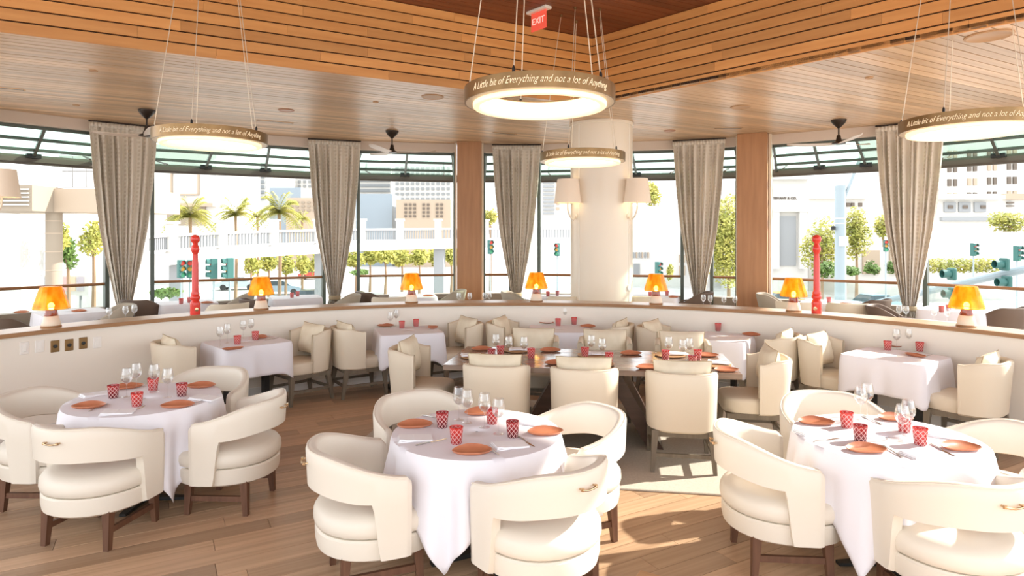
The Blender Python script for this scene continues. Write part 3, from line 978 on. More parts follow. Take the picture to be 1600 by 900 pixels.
PROTO = {}
def place(kind, make, name, label, cat, loc, rz, group=None):
    """first call builds the thing, later ones copy it with its parts"""
    if kind not in PROTO:
        r = make(); PROTO[kind] = r
        r.location = loc; r.rotation_euler = (0, 0, rz)
        tag(r, label, cat, group)
        return r
    r = dup(PROTO[kind], loc, rz, label, group)
    r['category'] = cat
    return r
def facing(p, q):           # chair at p looks at q
    d = Vector(q) - Vector(p)
    return math.atan2(d.y, d.x) - PI / 2

# ================================================================== ROUND TABLES AND TUB CHAIRS
RT = {'left': Vector((-2.72, 4.74, 0)), 'centre': Vector((-0.216, 3.93, 0)), 'right': Vector((2.23, 3.81, 0))}
make_round_table(RT['left'], 'left round table under a white cloth near the switch plates', R(-42), 11, 'left round table')
make_round_table(RT['centre'], 'centre round table in the foreground under a white cloth', R(-106), 12, 'centre round table')
make_round_table(RT['right'], 'right round table in the foreground under a white cloth', R(-132), 13, 'right round table')
tubs = [('left', (-2.70, 4.22), R(-9), 'cream tub chair at the left round table, its back to the camera'),
        ('left', (-2.06, 4.71), None, 'cream tub chair on the right side of the left round table'),
        ('left', (-3.40, 4.76), None, 'cream tub chair on the far left, against the half wall'),
        ('left', (-2.62, 5.39), None, 'cream tub chair behind the left round table'),
        ('centre', (-0.79, 3.69), None, 'cream tub chair at front left of the centre round table'),
        ('centre', (0.14, 3.47), None, 'cream tub chair at front right of the centre round table'),
        ('centre', (-0.60, 4.52), None, 'cream tub chair at back left of the centre round table'),
        ('centre', (0.37, 4.21), None, 'cream tub chair at back right of the centre round table'),
        ('right', (1.61, 3.86), None, 'cream tub chair on the left side of the right round table'),
        ('right', (2.27, 3.33), R(5), 'cream tub chair at the right round table, its back to the camera'),
        ('right', (2.28, 4.49), None, 'cream tub chair behind the right round table'),
        ('right', (2.90, 3.86), None, 'cream tub chair at the right edge of the photo')]
for k, (x, y), rz, lab in tubs:
    if rz is None: rz = facing((x, y, 0), RT[k])
    place('tub', make_tub, 'tub_chair', lab, 'chair', (x, y, 0), rz, 'tub chairs around the %s round table' % k)

# ================================================================== SQUARE TABLES ALONG THE HALF WALL
SQ_A = [-38.5, -15.8, 7.3, 30.2, 52.6]
sqn = ['leftmost', 'second from left', 'middle', 'fourth from left', 'rightmost']
SQ = []
def pillow_on(kind, label, chair_loc, chair_rz, group, dy=-0.135, dz=0.70, tilt=-14, yaw=0):
    o = place('pillow', make_pillow, 'pillow', label, 'pillow', (0, 0, 0), 0, group)
    M = Matrix.Translation(Vector(chair_loc)) @ Matrix.Rotation(chair_rz, 4, 'Z') @ Matrix.Translation(Vector((0, dy, dz))) @ Matrix.Rotation(R(yaw), 4, 'Z') @ Matrix.Rotation(R(-tilt), 4, 'X')
    o.location = M.to_translation(); o.rotation_euler = M.to_euler()
    return o
for i, ad in enumerate(SQ_A):
    a = R(ad); c = pol(a, 4.86)
    SQ.append(c)
    make_square_table(c, -a + R((6, 4, 5, 0, 0)[i]), '%s of the five square tables along the half wall' % sqn[i], 'white cloth on the %s square table along the half wall' % sqn[i], 0.385, 0.35, 30 + i, group='square tables along the half wall')
    tg = Vector((math.cos(a), -math.sin(a), 0))
    for sgn, nm in ((-1, 'left'), (1, 'right')):
        p = c + tg * (0.625 * sgn)
        rz = facing(p, c) + R((8, 17, -14, -4, 0)[i] + random.uniform(-3, 3))
        place('dining', make_dining, 'dining_chair', 'cream dining chair, %s side of the %s square table by the half wall' % (nm, sqn[i]), 'chair', p, rz, 'dining chairs along the half wall')
        pillow_on('p', 'piped cream pillow in the %s chair of the %s square table' % (nm, sqn[i]), p, rz, 'pillows in the half wall chairs', yaw=random.uniform(-5, 5), dz=0.718)

# ================================================================== LONG TABLE
t = thing('long_table', 'long dark wooden table on slanted slab legs in mid room', 'table', LT, TROT)
tt = empty('top'); tt.parent = t
bw = 1.02 / 5
for k in range(5):
    MB().cbox((0, -0.51 + bw * (k + 0.5), 0.735), (2.67, bw - 0.002, 0.05), 0.003).build('top_board', tabletop, tt)
for sx in (-1, 1):
    MB().hexa([(sx * 0.62 - 0.07, -0.33, 0), (sx * 0.62 + 0.07, -0.33, 0), (sx * 0.62 + 0.07, 0.33, 0), (sx * 0.62 - 0.07, 0.33, 0)],
              [(sx * 0.22 - 0.07, -0.36, 0.71), (sx * 0.22 + 0.07, -0.36, 0.71), (sx * 0.22 + 0.07, 0.36, 0.71), (sx * 0.22 - 0.07, 0.36, 0.71)]).build('slab_leg', darkwood, t, smooth=0)
MB().cbox((0, 0, 0.66), (0.9, 0.12, 0.08), 0.005).build('under_rail', darkwood, t)
def lt(x, y, z=0.0):
    return LT + Matrix.Rotation(TROT, 3, 'Z') @ Vector((x, y, z))
seats = [(-0.80, -0.585, 0, 'left chair with its back to the camera'), (-0.02, -0.60, 0, 'middle chair with its back to the camera'), (0.80, -0.63, 0, 'right chair with its back to the camera'),
         (-0.66, 0.74, PI, 'left chair on the far side'), (0.14, 0.74, PI, 'middle chair on the far side'), (0.97, 0.74, PI, 'right chair on the far side'),
         (-1.68, -0.02, -PI / 2, 'chair at the left end'), (1.53, 0.02, PI / 2, 'chair at the right end')]
for x, y, r, lab in seats:
    p = lt(x, y); rz = TROT + r
    place('dining', make_dining, 'dining_chair', 'cream dining chair, %s, long wooden table' % lab, 'chair', p, rz, 'dining chairs at the long table')
    pillow_on('p', 'piped cream pillow on the %s of the long wooden table' % lab.replace(' with its back to the camera', ', near side,'), p, rz, 'pillows at the long table', dz=0.742, tilt=-10)

# ================================================================== TABLEWARE
def lay(kind, make, name, desc, cat, pts, z, where, grp, rots=None, sort=True):
    idx = sorted(range(len(pts)), key=lambda i: pts[i][0])
    names = ordinal(len(pts))
    for r_, i in enumerate(idx):
        px, py = pts[i][0], pts[i][1]
        p = onz(px, py, z)
        rz = rots[i] if rots else random.uniform(0, 6.28)
        pos = '' if names[r_] == 'only' else names[r_] + ' '
        if 'from left' in pos: lab = '%s, %son the %s' % (desc.replace('clear stemmed ', ''), pos, where)
        elif pos: lab = '%s %s on the %s' % (names[r_], desc, where)
        else: lab = '%s on the %s' % (desc, where)
        kk, mk = (kind, make) if not callable(kind) else kind(i)
        place(kk, mk, name, lab, cat, p, rz, grp)
def line_rot(a, b, z):
    p, q = onz(*a, z), onz(*b, z)
    return (p + q) / 2, math.atan2(q.y - p.y, q.x - p.x)
ZT = TOP + 0.004
tum = lambda dark: (lambda i: ('tumbler%d' % (1 if i in dark else 0), (lambda: make_tumbler(tumblerm[1 if i in dark else 0]))))
sets = {
 'left': dict(where='left round table', tumbler=[(177, 622), (214, 635), (239, 610), (284, 619)], dark=(0, 3),
    glass=[(198, 620), (213, 611), (241, 613), (262, 621)], plate=[(135, 637), (274, 636), (196, 607), (311, 605)], prot=[0.1, 0.2, 0.6, 0.1],
    napkin=[(150, 617, 0.9), (184, 645, 0.3), (320, 623, -0.2)], knife=[((198, 647), (226, 635)), ((300, 631), (345, 619))], fork=[((140, 643), (166, 632))]),
 'centre': dict(where='centre round table', tumbler=[(691, 668), (713, 693), (769, 662), (801, 683)], dark=(0, 3),
    glass=[(717, 656), (730, 661), (757, 668), (779, 678)], plate=[(645, 667), (734, 708), (748, 647), (849, 678)], prot=[0.2, 0.1, 0.3, 0.15],
    napkin=[(648, 686, 0.2), (796, 697, 0.35), (835, 662, -0.5)], knife=[((646, 698), (702, 685)), ((806, 681), (839, 701))], fork=[((782, 713), (748, 695)), ((662, 650), (690, 657))]),
 'right': dict(where='right round table', tumbler=[(1323, 668), (1344, 690), (1413, 675), (1438, 695)], dark=(1,),
    glass=[(1345, 656), (1355, 650), (1410, 690), (1419, 681)], plate=[(1272, 662), (1350, 705), (1396, 656), (1498, 702)], prot=[-0.1, 0.05, 0.0, 0.1],
    napkin=[(1270, 677, 0.2), (1439, 711, 0.25), (1477, 682, -0.5)], knife=[((1273, 691), (1312, 685)), ((1450, 693), (1497, 716))], fork=[((1410, 716), (1378, 697)), ((1372, 662), (1352, 653))]),
}
for k, s in sets.items():
    w_ = s['where']; g = ' on the ' + w_
    lay(tum(s['dark']), None, 'tumbler', 'red lattice cut tumbler', 'tumbler', s['tumbler'], ZT, w_, 'tumblers' + g)
    lay('wine', make_wineglass, 'wine_glass', 'clear stemmed wine glass', 'glass', s['glass'], ZT, w_, 'wine glasses' + g)
    lay('plate', make_plate, 'side_plate', 'curled terracotta side plate', 'plate', s['plate'], ZT, w_, 'terracotta plates' + g, s['prot'])
    lay('napkin', make_napkin, 'napkin', 'folded white napkin', 'napkin', [n[:2] for n in s['napkin']], ZT, w_, 'napkins' + g, [n[2] for n in s['napkin']])
    for kind, mk in (('knife', make_knife), ('fork', make_fork)):
        L = sorted(s[kind]); nm = ordinal(len(L))
        for i, (a, b) in enumerate(L):
            c, r = line_rot(a, b, ZT)
            place(kind, mk, kind, ('%s steel %s on the %s' % (nm[i], kind, w_)) if len(L) > 1 else 'steel %s on the %s' % (kind, w_), kind, c, r, 'cutlery' + g)
sqware = [dict(tumbler=[(371, 538), (399, 531)], plate=[(366, 546), (404, 528)], glass=[(344, 541), (355, 536), (380, 529), (392, 526)], knife=[((415, 532), (435, 528))]),
          dict(tumbler=[(628, 513), (650, 510)], plate=[(601, 510), (676, 513)], glass=[(610, 513), (619, 509), (639, 506), (648, 504)], knife=[]),
          dict(tumbler=[(872, 509), (897, 507)], plate=[(852, 505), (917, 511)], glass=[(883, 505), (892, 503)], knife=[]),
          dict(tumbler=[(1122, 517), (1163, 518)], plate=[(1108, 513), (1172, 524)], glass=[(1134, 512), (1150, 512)], knife=[]),
          dict(tumbler=[(1387, 547), (1437, 549)], plate=[(1432, 557), (1396, 541)], glass=[(1401, 546), (1421, 545)], knife=[((1440, 560), (1462, 552))])]
for i, s in enumerate(sqware):
    w_ = '%s square table by the half wall' % sqn[i]; g = ' on the half wall tables'
    lay(tum(()), None, 'tumbler', 'red lattice cut tumbler', 'tumbler', s['tumbler'], ZT, w_, 'tumblers' + g)
    lay('plate', make_plate, 'side_plate', 'curled terracotta side plate', 'plate', s['plate'], ZT, w_, 'terracotta plates' + g)
    lay('wine', make_wineglass, 'wine_glass', 'clear stemmed wine glass', 'glass', s['glass'], ZT, w_, 'wine glasses' + g)
    for a, b in s['knife']:
        c, r = line_rot(a, b, ZT)
        place('knife', make_knife, 'knife', 'steel knife on the ' + w_, 'knife', c, r, 'cutlery' + g)
ZLT = 0.7605
w_ = 'long wooden table'; g = ' on the long wooden table'
lay('charger', make_charger, 'charger_board', 'round light wood charger', 'charger', [(744, 558), (808, 548), (926, 556), (1047, 556), (1116, 571), (934, 570), (790, 572), (1062, 577)], ZLT, w_, 'wooden chargers' + g)
lay('plate', make_plate, 'side_plate', 'curled terracotta side plate', 'plate', [(751, 547), (858, 549), (867, 569), (984, 554), (1010, 576), (1104, 557), (1133, 580)], ZLT, w_, 'terracotta plates' + g, [0.1] * 7)
lay(tum((0, 5)), None, 'tumbler', 'red lattice cut tumbler', 'tumbler', [(768, 561), (782, 556), (830, 560), (914, 558), (952, 567), (1082, 572), (1040, 563), (1090, 562)], ZLT, w_, 'tumblers' + g)
lay('wine', make_wineglass, 'wine_glass', 'clear stemmed wine glass', 'glass', [(775, 556), (795, 560), (819, 561), (924, 558), (941, 564), (1045, 561), (1067, 566), (1077, 563)], ZLT, w_, 'wine glasses' + g)
for (px, py, r), nm in zip(((736, 555, 0.2), (810, 546, 0), (932, 553, 0), (1058, 553, 0), (1122, 567, -0.3)), ordinal(5)):
    p = onz(px, py, ZLT + 0.016)
    place('napkin', make_napkin, 'napkin', 'folded white napkin on a charger, %s on the long wooden table' % nm, 'napkin', p, r, 'napkins' + g)

# ================================================================== THINGS ON THE LEDGE
def make_lamp():
    t = empty('table_lamp')
    MB().lathe([(0.0, 0.0), (0.088, 0.0), (0.09, 0.006), (0.09, 0.016), (0.086, 0.019), (0.0, 0.019)], 28).build('foot_ring', ledgenose, t)
    MB().lathe([(0.0, 0.018), (0.083, 0.018), (0.085, 0.024), (0.066, 0.108), (0.06, 0.114), (0.0, 0.114)], 28).build('ceramic_base', ceramic, t)
    MB().lathe([(0.0, 0.113), (0.056, 0.113), (0.060, 0.12), (0.052, 0.15), (0.05, 0.178), (0.0, 0.178)], 24).build('glass_neck', amberneck, t)
    MB().lathe([(0.146, 0.192), (0.155, 0.183), (0.16, 0.192), (0.157, 0.206), (0.100, 0.395), (0.092, 0.41), (0.0, 0.412), (0.0, 0.406), (0.088, 0.404), (0.150, 0.205)], 14).build('amber_shade', amberm, t, smooth=15)
    MB().lathe([(0.0, 0.175), (0.016, 0.178), (0.026, 0.205), (0.028, 0.222), (0.018, 0.242), (0.0, 0.25)], 16).build('bulb', bulbm, t)
    return t
lampx = [80, 408, 643, 838, 1025, 1240, 1510]
ln = ordinal(7)
for i, px in enumerate(lampx):
    p = onring(px, RHALF + 0.15)
    place('lamp', make_lamp, 'table_lamp', ('%s amber glass table lamp on the half wall ledge' % ln[i]) if 'from' not in ln[i] else 'amber glass table lamp on the half wall ledge, ' + ln[i],
          'lamp', (p.x, p.y, ZL + 0.0005), ang(p) * -1, 'amber lamps on the ledge')
def make_post():
    t = empty('turned_post')
    MB().lathe([(0.0, 0), (0.055, 0.0), (0.057, 0.02), (0.054, 0.10), (0.058, 0.125), (0.05, 0.15), (0.042, 0.165), (0.054, 0.185), (0.056, 0.2), (0.044, 0.225),
                (0.048, 0.24), (0.036, 0.27), (0.034, 0.6), (0.028, 0.70), (0.03, 0.712), (0.04, 0.735), (0.048, 0.76), (0.042, 0.79), (0.03, 0.815), (0.026, 0.83)], 28).build('turned_shaft', redpaint, t, smooth=40)
    MB().lathe([(0.0, 0.826), (0.028, 0.826), (0.03, 0.838), (0.047, 0.858), (0.052, 0.884), (0.044, 0.912), (0.024, 0.93), (0.0, 0.935)], 24).build('ball_finial', redpaint, t, smooth=60)
    MB().lathe([(0.0, -0.004), (0.02, -0.004), (0.022, 0.0), (0.0, 0.002)], 16).build('front_rosette', brass, t, (0, -0.0565, 0.06), (R(90), 0, 0))
    return t
for px, lab in ((305, 'red turned post on the ledge between the two leftmost lamps'), (1276, 'red turned post on the ledge near the right oak column')):
    p = onring(px, RHALF + 0.12)
    place('post', make_post, 'turned_post', lab, 'post', (p.x, p.y, ZL + 0.0005), -ang(p), 'red turned posts on the ledge')

# ---- a small wooden stand whose corner shows at the bottom edge
t = thing('service_stand', 'light wooden stand whose corner shows at the bottom edge', 'stand', (0.52, 2.06, 0), R(-32))
MB().cbox((0, 0, 0.735), (0.36, 0.36, 0.03), 0.003).build('top', chargerm, t)
MB().box((0, 0, 0.37), (0.05, 0.05, 0.70)).build('post', walnut, t, smooth=0)
MB().cbox((0, 0, 0.015), (0.28, 0.28, 0.03), 0.005).build('base', walnut, t)

# ================================================================== RING CHANDELIERS
def text_mesh(body, size, shear=0.0, extrude=0.003, align='CENTER', thin=0.0):
    cu = bpy.data.curves.new('lettering', 'FONT')
    cu.body = body; cu.size = size; cu.shear = shear; cu.extrude = extrude; cu.align_x = align; cu.align_y = 'CENTER'
    cu.resolution_u = 3; cu.offset = thin
    o = bpy.data.objects.new('lettering_tmp', cu); COL.objects.link(o)
    dg = bpy.context.evaluated_depsgraph_get(); dg.update()
    me = bpy.data.meshes.new_from_object(o.evaluated_get(dg))
    bpy.data.objects.remove(o); bpy.data.curves.remove(cu)
    return me
RR = 0.60
def ring_text(): 
    me = text_mesh('A Little bit of Everything and not a lot of Anything', 0.088, 0.45, 0.0015, thin=-0.0013)
    xs = [v.co.x for v in me.vertices]; k = 1.17 / (max(xs) - min(xs))
    for v in me.vertices: v.co.x *= k; v.co.y *= k * 1.35
    for v in me.vertices:
        th = v.co.x / RR
        rr = RR + 0.002 + v.co.z
        v.co = Vector((rr * math.sin(th), -rr * math.cos(th), v.co.y))
    return me
RTXT = ring_text()
ZRING = 3.07
def make_ring(p, label, turn, top_spread=0.30):
    t = thing('ring_chandelier', label, 'chandelier', (p.x, p.y, ZRING), 0, 'ring chandeliers')
    MB().lathe([(RR, -0.058), (RR, 0.058), (RR - 0.012, 0.06), (RR - 0.012, -0.058)], 96, ring=True).build('brass_band', bandm, t)
    MB().lathe([(RR - 0.011, 0.05), (RR - 0.011, 0.062), (RR - 0.15, 0.062), (RR - 0.15, 0.05)], 96, ring=True).build('top_plate', bandm, t)
    MB().lathe([(RR - 0.012, -0.058), (RR - 0.012, -0.050), (RR - 0.07, -0.050), (RR - 0.07, -0.058)], 96, ring=True).build('bottom_rim', cablem, t)
    MB().lathe([(RR - 0.068, -0.085), (RR - 0.075, -0.092), (RR - 0.115, -0.092), (RR - 0.125, -0.08), (RR - 0.125, -0.04), (RR - 0.115, -0.035), (RR - 0.075, -0.04), (RR - 0.068, -0.05)], 96, ring=True).build('glass_diffuser', ringlight, t)
    MB().lathe([(RR - 0.115, -0.036), (RR - 0.112, 0.048), (RR - 0.13, 0.048), (RR - 0.132, -0.036)], 96, ring=True).build('lamp_strip', ringlight2, t)
    tag(link('lettering', RTXT, letterm, t, (0, 0, 0), (0, 0, turn)), kind='stuff')
    H = ZU - ZRING
    for k in range(5):
        a = R(35 + 72 * k) + turn
        b = (RR - 0.03) * Vector((math.cos(a), math.sin(a), 0))
        e = top_spread * Vector((math.cos(a), math.sin(a), 0))
        c = MB().tube([(b.x, b.y, 0.06), (e.x, e.y, H)], 0.0045, 6).build('cable', cablem, t)
        MB().lathe([(0.0, H - 0.035), (0.018, H - 0.03), (0.02, H), (0.0, H)], 12, (e.x, e.y, 0)).build('ceiling_cup', bandm, c)
        MB().lathe([(0.0, -0.015), (0.012, -0.012), (0.012, 0.02), (0.005, 0.04), (0.0, 0.04)], 10).build('cable_grip', blackm, c, (b.x, b.y, 0.07))
    return t
for px, d, lab in ((843, 5.12, 'largest ring chandelier in view, hanging at the centre below the exit sign'), (330, 7.25, 'lettered ring chandelier on the left, near the leftmost curtain'),
                   (910, 9.05, 'smallest ring chandelier in view, in front of the ivory column'), (1512, 6.4, 'lettered ring chandelier at the right edge, above the rightmost curtain')):
    x = (px - 800) / F * d
    make_ring(Vector((x, d, 0)), lab, math.atan2(-x, d) * -1 * -1)

# ================================================================== EXIT SIGN
p = Vector((0.37, 8.85, ZU))
t = thing('exit_sign', 'red exit sign hanging under the raised ceiling', 'sign', p, math.atan2(-0.35, 0.3))
MB().cbox((0, 0, -0.02), (0.40, 0.12, 0.04), 0.008).build('white_housing', whiteplastic, t)
MB().cbox((0, 0, -0.165), (0.30, 0.016, 0.25), 0.003).build('red_panel', exitred, t)
me = text_mesh('EXIT', 0.125, 0, 0.002)
tag(link('exit_letters', me, exitletter, t, (0, -0.011, -0.165), (R(90), 0, 0)), kind='stuff')

# ================================================================== CEILING FANS
def make_fan():
    t = empty('ceiling_fan')
    MB().lathe([(0.0, -0.0), (0.13, 0.0), (0.128, -0.02), (0.10, -0.07), (0.045, -0.125), (0.02, -0.15), (0.0, -0.15)], 24).build('ceiling_cup', bronze, t)
    MB().lathe([(0.014, -0.14), (0.014, -0.30)], 10).build('down_rod', bronze, t)
    MB().lathe([(0.0, -0.27), (0.03, -0.275), (0.042, -0.34), (0.06, -0.39), (0.115, -0.415), (0.12, -0.43), (0.06, -0.445), (0.0, -0.447)], 24).build('motor', bronze, t)
    for k in range(3):
        a = R(12 + 120 * k)
        mb = MB(); loops = []
        for i in range(9):
            s = i / 8; x = 0.07 + 0.80 * s
            w = 0.07 + 0.10 * math.sin(PI * min(1, s * 0.75 + 0.12)) - 0.09 * sstep(0.85, 1, s)
            z = -0.43 + 0.05 * s * s
            loops.append([(x, -w / 2, z - 0.012), (x, w / 2, z + 0.012), (x, w / 2, z + 0.020), (x, -w / 2, z - 0.004)])
        mb.loft(loops).build('blade', bladem, t, None, (0, 0, a))
    return t
for (x, y), rz, lab in (((-6.05, 10.6), 0.95, 'ceiling fan beside the leftmost curtain'), ((-2.38, 12.7), 0.0, 'ceiling fan between the second curtain and the left oak column'),
                        ((5.87, 11.5), 0.25, 'ceiling fan left of the rightmost curtain')):
    place('fan', make_fan, 'ceiling_fan', lab, 'fan', (x, y, ZC), rz, 'bronze ceiling fans')

# ================================================================== CEILING FITTINGS
def ceil_pt(px, py): return Vector(((px - 800) / F * (ZC - EYE) * F / (HZ - py), (ZC - EYE) * F / (HZ - py), ZC))
def make_spk(r, m):
    t = empty('ceiling_speaker')
    MB().lathe([(0.0, 0.0), (r, 0.0), (r, -0.008), (r * 0.9, -0.014), (r * 0.86, -0.008), (0.0, -0.008)], 28).build('grille_disc', m, t)
    return t
discm = mat('copper disc', (0.42, 0.19, 0.09), 0.4)
disc2 = mat('wood toned disc', (0.5, 0.30, 0.16), 0.5)
spk = [(447, 172, 0.13, 0, 'copper ceiling disc between the left chandelier and the second curtain'), (676, 151, 0.17, 1, 'wood toned ceiling disc left of the centre chandelier'),
       (1046, 204, 0.12, 0, 'copper ceiling disc right of the ivory column'), (1157, 167, 0.16, 1, 'wood toned ceiling disc above the right oak column'),
       (1545, 56, 0.22, 1, 'large wood toned ceiling disc at the upper right'), (146, 110, 0.05, 1, 'small round ceiling fitting at the upper left'),
       (119, 164, 0.05, 1, 'small round ceiling fitting near the left window bay'), (587, 159, 0.045, 1, 'small round ceiling fitting above the middle ceiling fan'), (1358, 121, 0.05, 1, 'small round ceiling fitting above the right ceiling fan')]
for px, py, r, m, lab in spk:
    p = ceil_pt(px, py)
    t = make_spk(r, (discm, disc2)[m]); t.location = p; tag(t, lab, 'ceiling fitting', 'round ceiling fittings')
for px, py, L, lab in ((2, 137, 0.5, 'black slot air vent at the left edge of the ceiling'), (430, 190, 0.6, 'black slot air vent beside the left chandelier'), (788, 208, 0.5, 'black slot air vent left of the ivory column'),
                       (1138, 200, 0.5, 'black slot air vent above the right oak column')):
    p = ceil_pt(px, py)
    t = thing('slot_vent', lab, 'vent', p, base_rot if px < 1000 else R(-4), 'slot vents in the ceiling')
    MB().cbox((0, 0, -0.004), (L, 0.07, 0.01), 0.002).build('slot', blackm, t)
    for k in (-1, 1): MB().box((0, 0.04 * k, -0.005), (L + 0.04, 0.012, 0.012)).build('slot_edge', ceilwood, t)

# ================================================================== SCONCES ON THE COLUMNS
def make_sconce():
    t = empty('wall_lamp')          # +y points at the column
    MB().lathe([(0.0, 0), (0.05, 0), (0.05, 0.012), (0.0, 0.014)], 20).build('wall_rose', creampaint, t, (0, 0.19, -0.02), (R(90), 0, 0))
    MB().tube([(0, 0.19, -0.02), (0, 0.12, -0.09), (0.0, 0.05, -0.02), (0, 0.0, 0.10), (0, 0.0, 0.32)], 0.016, 8).build('arm', creampaint, t)
    MB().lathe([(0.25, 0.22), (0.245, 0.225), (0.19, 0.645), (0.188, 0.65), (0.184, 0.645), (0.24, 0.225)], 40, ring=True).build('lamp_shade', shadem, t)
    MB().lathe([(0.0, 0.31), (0.03, 0.32), (0.035, 0.37), (0.0, 0.42)], 14).build('bulb', bulbm, t)
    return t
for a, lab, base in ((R(-150), 'white shaded wall lamp on the left of the ivory column', COLP), (R(-42), 'white shaded wall lamp on the right of the ivory column', COLP),
                     (R(8), 'white shaded wall lamp cut by the left edge of the photo', Vector((-8.62, 9.75, 0)))):
    rr = COLR + 0.19
    p = base + Vector((rr * math.cos(a), rr * math.sin(a), 0))
    zb = 2.34
    place('sconce', make_sconce, 'wall_lamp', lab, 'lamp', (p.x, p.y, zb), a + PI / 2, 'shaded wall lamps')
t = thing('door_buzzer', 'small white sensor on the right of the ivory column', 'sensor', (COLP.x + COLR * math.cos(R(-40)), COLP.y + COLR * math.sin(R(-40)), 1.03), R(50))
MB().lathe([(0.0, 0), (0.06, 0.0), (0.055, 0.02), (0.0, 0.03)], 20).build('sensor_body', whiteplastic, t, None, (R(90), 0, 0))

# ================================================================== TERRACE
def make_terrace(shell, inner):
    def mk():
        t = empty('terrace_chair')
        loops = shell_loops(0.30, 0.28, 0.24, 0.86, 0.62, 0.36, 0.022, lean=0.22, bow=2.3)
        MB().loft(loops).build('backrest', shell, t, smooth=50)
        o = seat_outline(0.28, 0.25, 0.28, 28, 2.6, 4)
        MB().loft([[(x * k, y * k, z) for x, y in o] for k, z in ((0.98, 0.36), (1, 0.40), (0.97, 0.45), (0.5, 0.465), (0.05, 0.467))]).build('seat', inner, t, smooth=50)
        for x in (-1, 1):
            MB().tube([(0.30 * x, -0.12, 0.655), (0.315 * x, 0.10, 0.66), (0.31 * x, 0.27, 0.63), (0.295 * x, 0.30, 0.56)], 0.017, 8).build('arm_rail', taupedark, t)
            for y in (-1, 1):
                MB().beam((0.26 * x, 0.27 * y, 0), (0.24 * x, 0.22 * y, 0.38), 0.028, 0.028, (0, 1, 0), 0.04, 0.04).build('leg', taupedark, t, smooth=0)
        return t
    return mk
tchair = {'taupe': make_terrace(taupeshell, taupeshell), 'brown': make_terrace(taupedark, taupedark), 'cream': make_terrace(fabric, fabric)}
terr = [(112, 10.25, 'terrace table behind the leftmost amber lamp'), (292, 11.7, 'terrace table behind the left red post'), (462, 12.75, 'terrace table between the second lamp and second curtain'),
        (645, 13.0, 'terrace table behind the third amber lamp'), (868, 12.9, 'terrace table just left of the ivory column'), (1022, 12.9, 'terrace table behind the fifth amber lamp'),
        (1298, 11.75, 'terrace table behind the right red post'), (1492, 10.55, 'terrace table behind the rightmost amber lamp'),
        (203, 9.15, 'terrace table in front of the leftmost curtain'), (740, 11.3, 'terrace table in front of the left oak column'), (1122, 10.75, 'terrace table in front of the fourth curtain'), (1440, 9.0, 'terrace table in front of the rightmost curtain')]
TP = []
for i, (px, d, lab) in enumerate(terr):
    c = Vector(((px - 800) / F * d, d, 0)); a = ang(c)
    TP.append((c, a))
    make_square_table(c, -a, 'white clothed ' + lab, 'white cloth on the ' + lab, 0.46 if i < 8 else 0.36, 0.40 if i < 8 else 0.33, 60 + i, group='terrace tables')
tch = [(18, 8.9, 'brown', -70, 'brown terrace armchair at the left edge, behind the ledge'), (166, 10.2, 'taupe', 80, 'taupe terrace chair right of the table behind the leftmost lamp'),
       (230, 11.4, 'brown', -60, 'brown terrace armchair beside the foot of the leftmost curtain'), (352, 10.7, 'cream', 10, 'cream terrace chair right of the left red post, back to the room'),
       (362, 12.1, 'taupe', 75, 'taupe terrace chair right of the table behind the left red post'), (412, 11.4, 'brown', -80, 'dark terrace chair just left of the second amber lamp'),
       (530, 12.1, 'taupe', 80, 'taupe terrace chair at the foot of the second curtain'), (588, 12.9, 'brown', -75, 'brown terrace chair left of the table behind the third lamp'),
       (609, 11.9, 'cream', -5, 'cream terrace chair left of the third lamp, back to the room'), (698, 13.2, 'taupe', 80, 'taupe terrace chair beside the left oak column'),
       (814, 12.8, 'taupe', -85, 'taupe terrace chair at the foot of the middle curtain'), (880, 12.0, 'cream', 10, 'cream terrace chair left of the ivory column, back to the room'),
       (1002, 12.1, 'cream', 0, 'cream terrace chair left of the fifth lamp, back to the room'), (1082, 12.8, 'brown', 85, 'brown terrace chair at the foot of the fourth curtain'),
       (1216, 12.3, 'taupe', -80, 'taupe terrace chair left of the sixth lamp'), (1352, 11.4, 'brown', 75, 'brown terrace chair right of the table behind the right red post'),
       (1324, 10.8, 'cream', 15, 'cream terrace chair right of the right red post, back to the room'), (1247, 11.0, 'cream', -5, 'cream terrace chair left of the right red post, back to the room'),
       (1398, 10.1, 'brown', -80, 'brown terrace chair at the foot of the rightmost curtain'), (1556, 10.15, 'brown', 75, 'brown terrace chair at the right edge, right of the rightmost lamp')]
for px, d, kind, turn, lab in tch:
    c = Vector(((px - 800) / F * d, d, 0)); a = ang(c)
    place('terr' + kind, tchair[kind], 'terrace_chair', lab, 'chair', c, -a + R(turn), 'terrace chairs')
tware = [(0, 'plate', 'terracotta plate', 'plate', [(32, 489), (122, 487)]), (1, 'tumbler0', 'red tumbler', 'tumbler', [(283, 475), (296, 473)]), (1, 'plate', 'terracotta plate', 'plate', [(322, 474)]),
         (2, 'tumbler0', 'red tumbler', 'tumbler', [(456, 465), (465, 463)]), (3, 'plate', 'terracotta plate', 'plate', [(668, 463)]), (4, 'tumbler0', 'red tumbler', 'tumbler', [(856, 463)]), (4, 'tumbler1', 'dark tumbler', 'tumbler', [(871, 462)]),
         (5, 'tumbler0', 'red tumbler', 'tumbler', [(1016, 464), (1042, 462)]), (5, 'plate', 'terracotta plate', 'plate', [(1052, 465)]), (6, 'tumbler0', 'red tumbler', 'tumbler', [(1295, 473)]), (6, 'plate', 'terracotta plate', 'plate', [(1320, 476)]),
         (7, 'tumbler0', 'red tumbler', 'tumbler', [(1471, 488), (1482, 486)])]
mk = {'plate': make_plate, 'tumbler0': lambda: make_tumbler(tumblerm[0]), 'tumbler1': lambda: make_tumbler(tumblerm[1])}
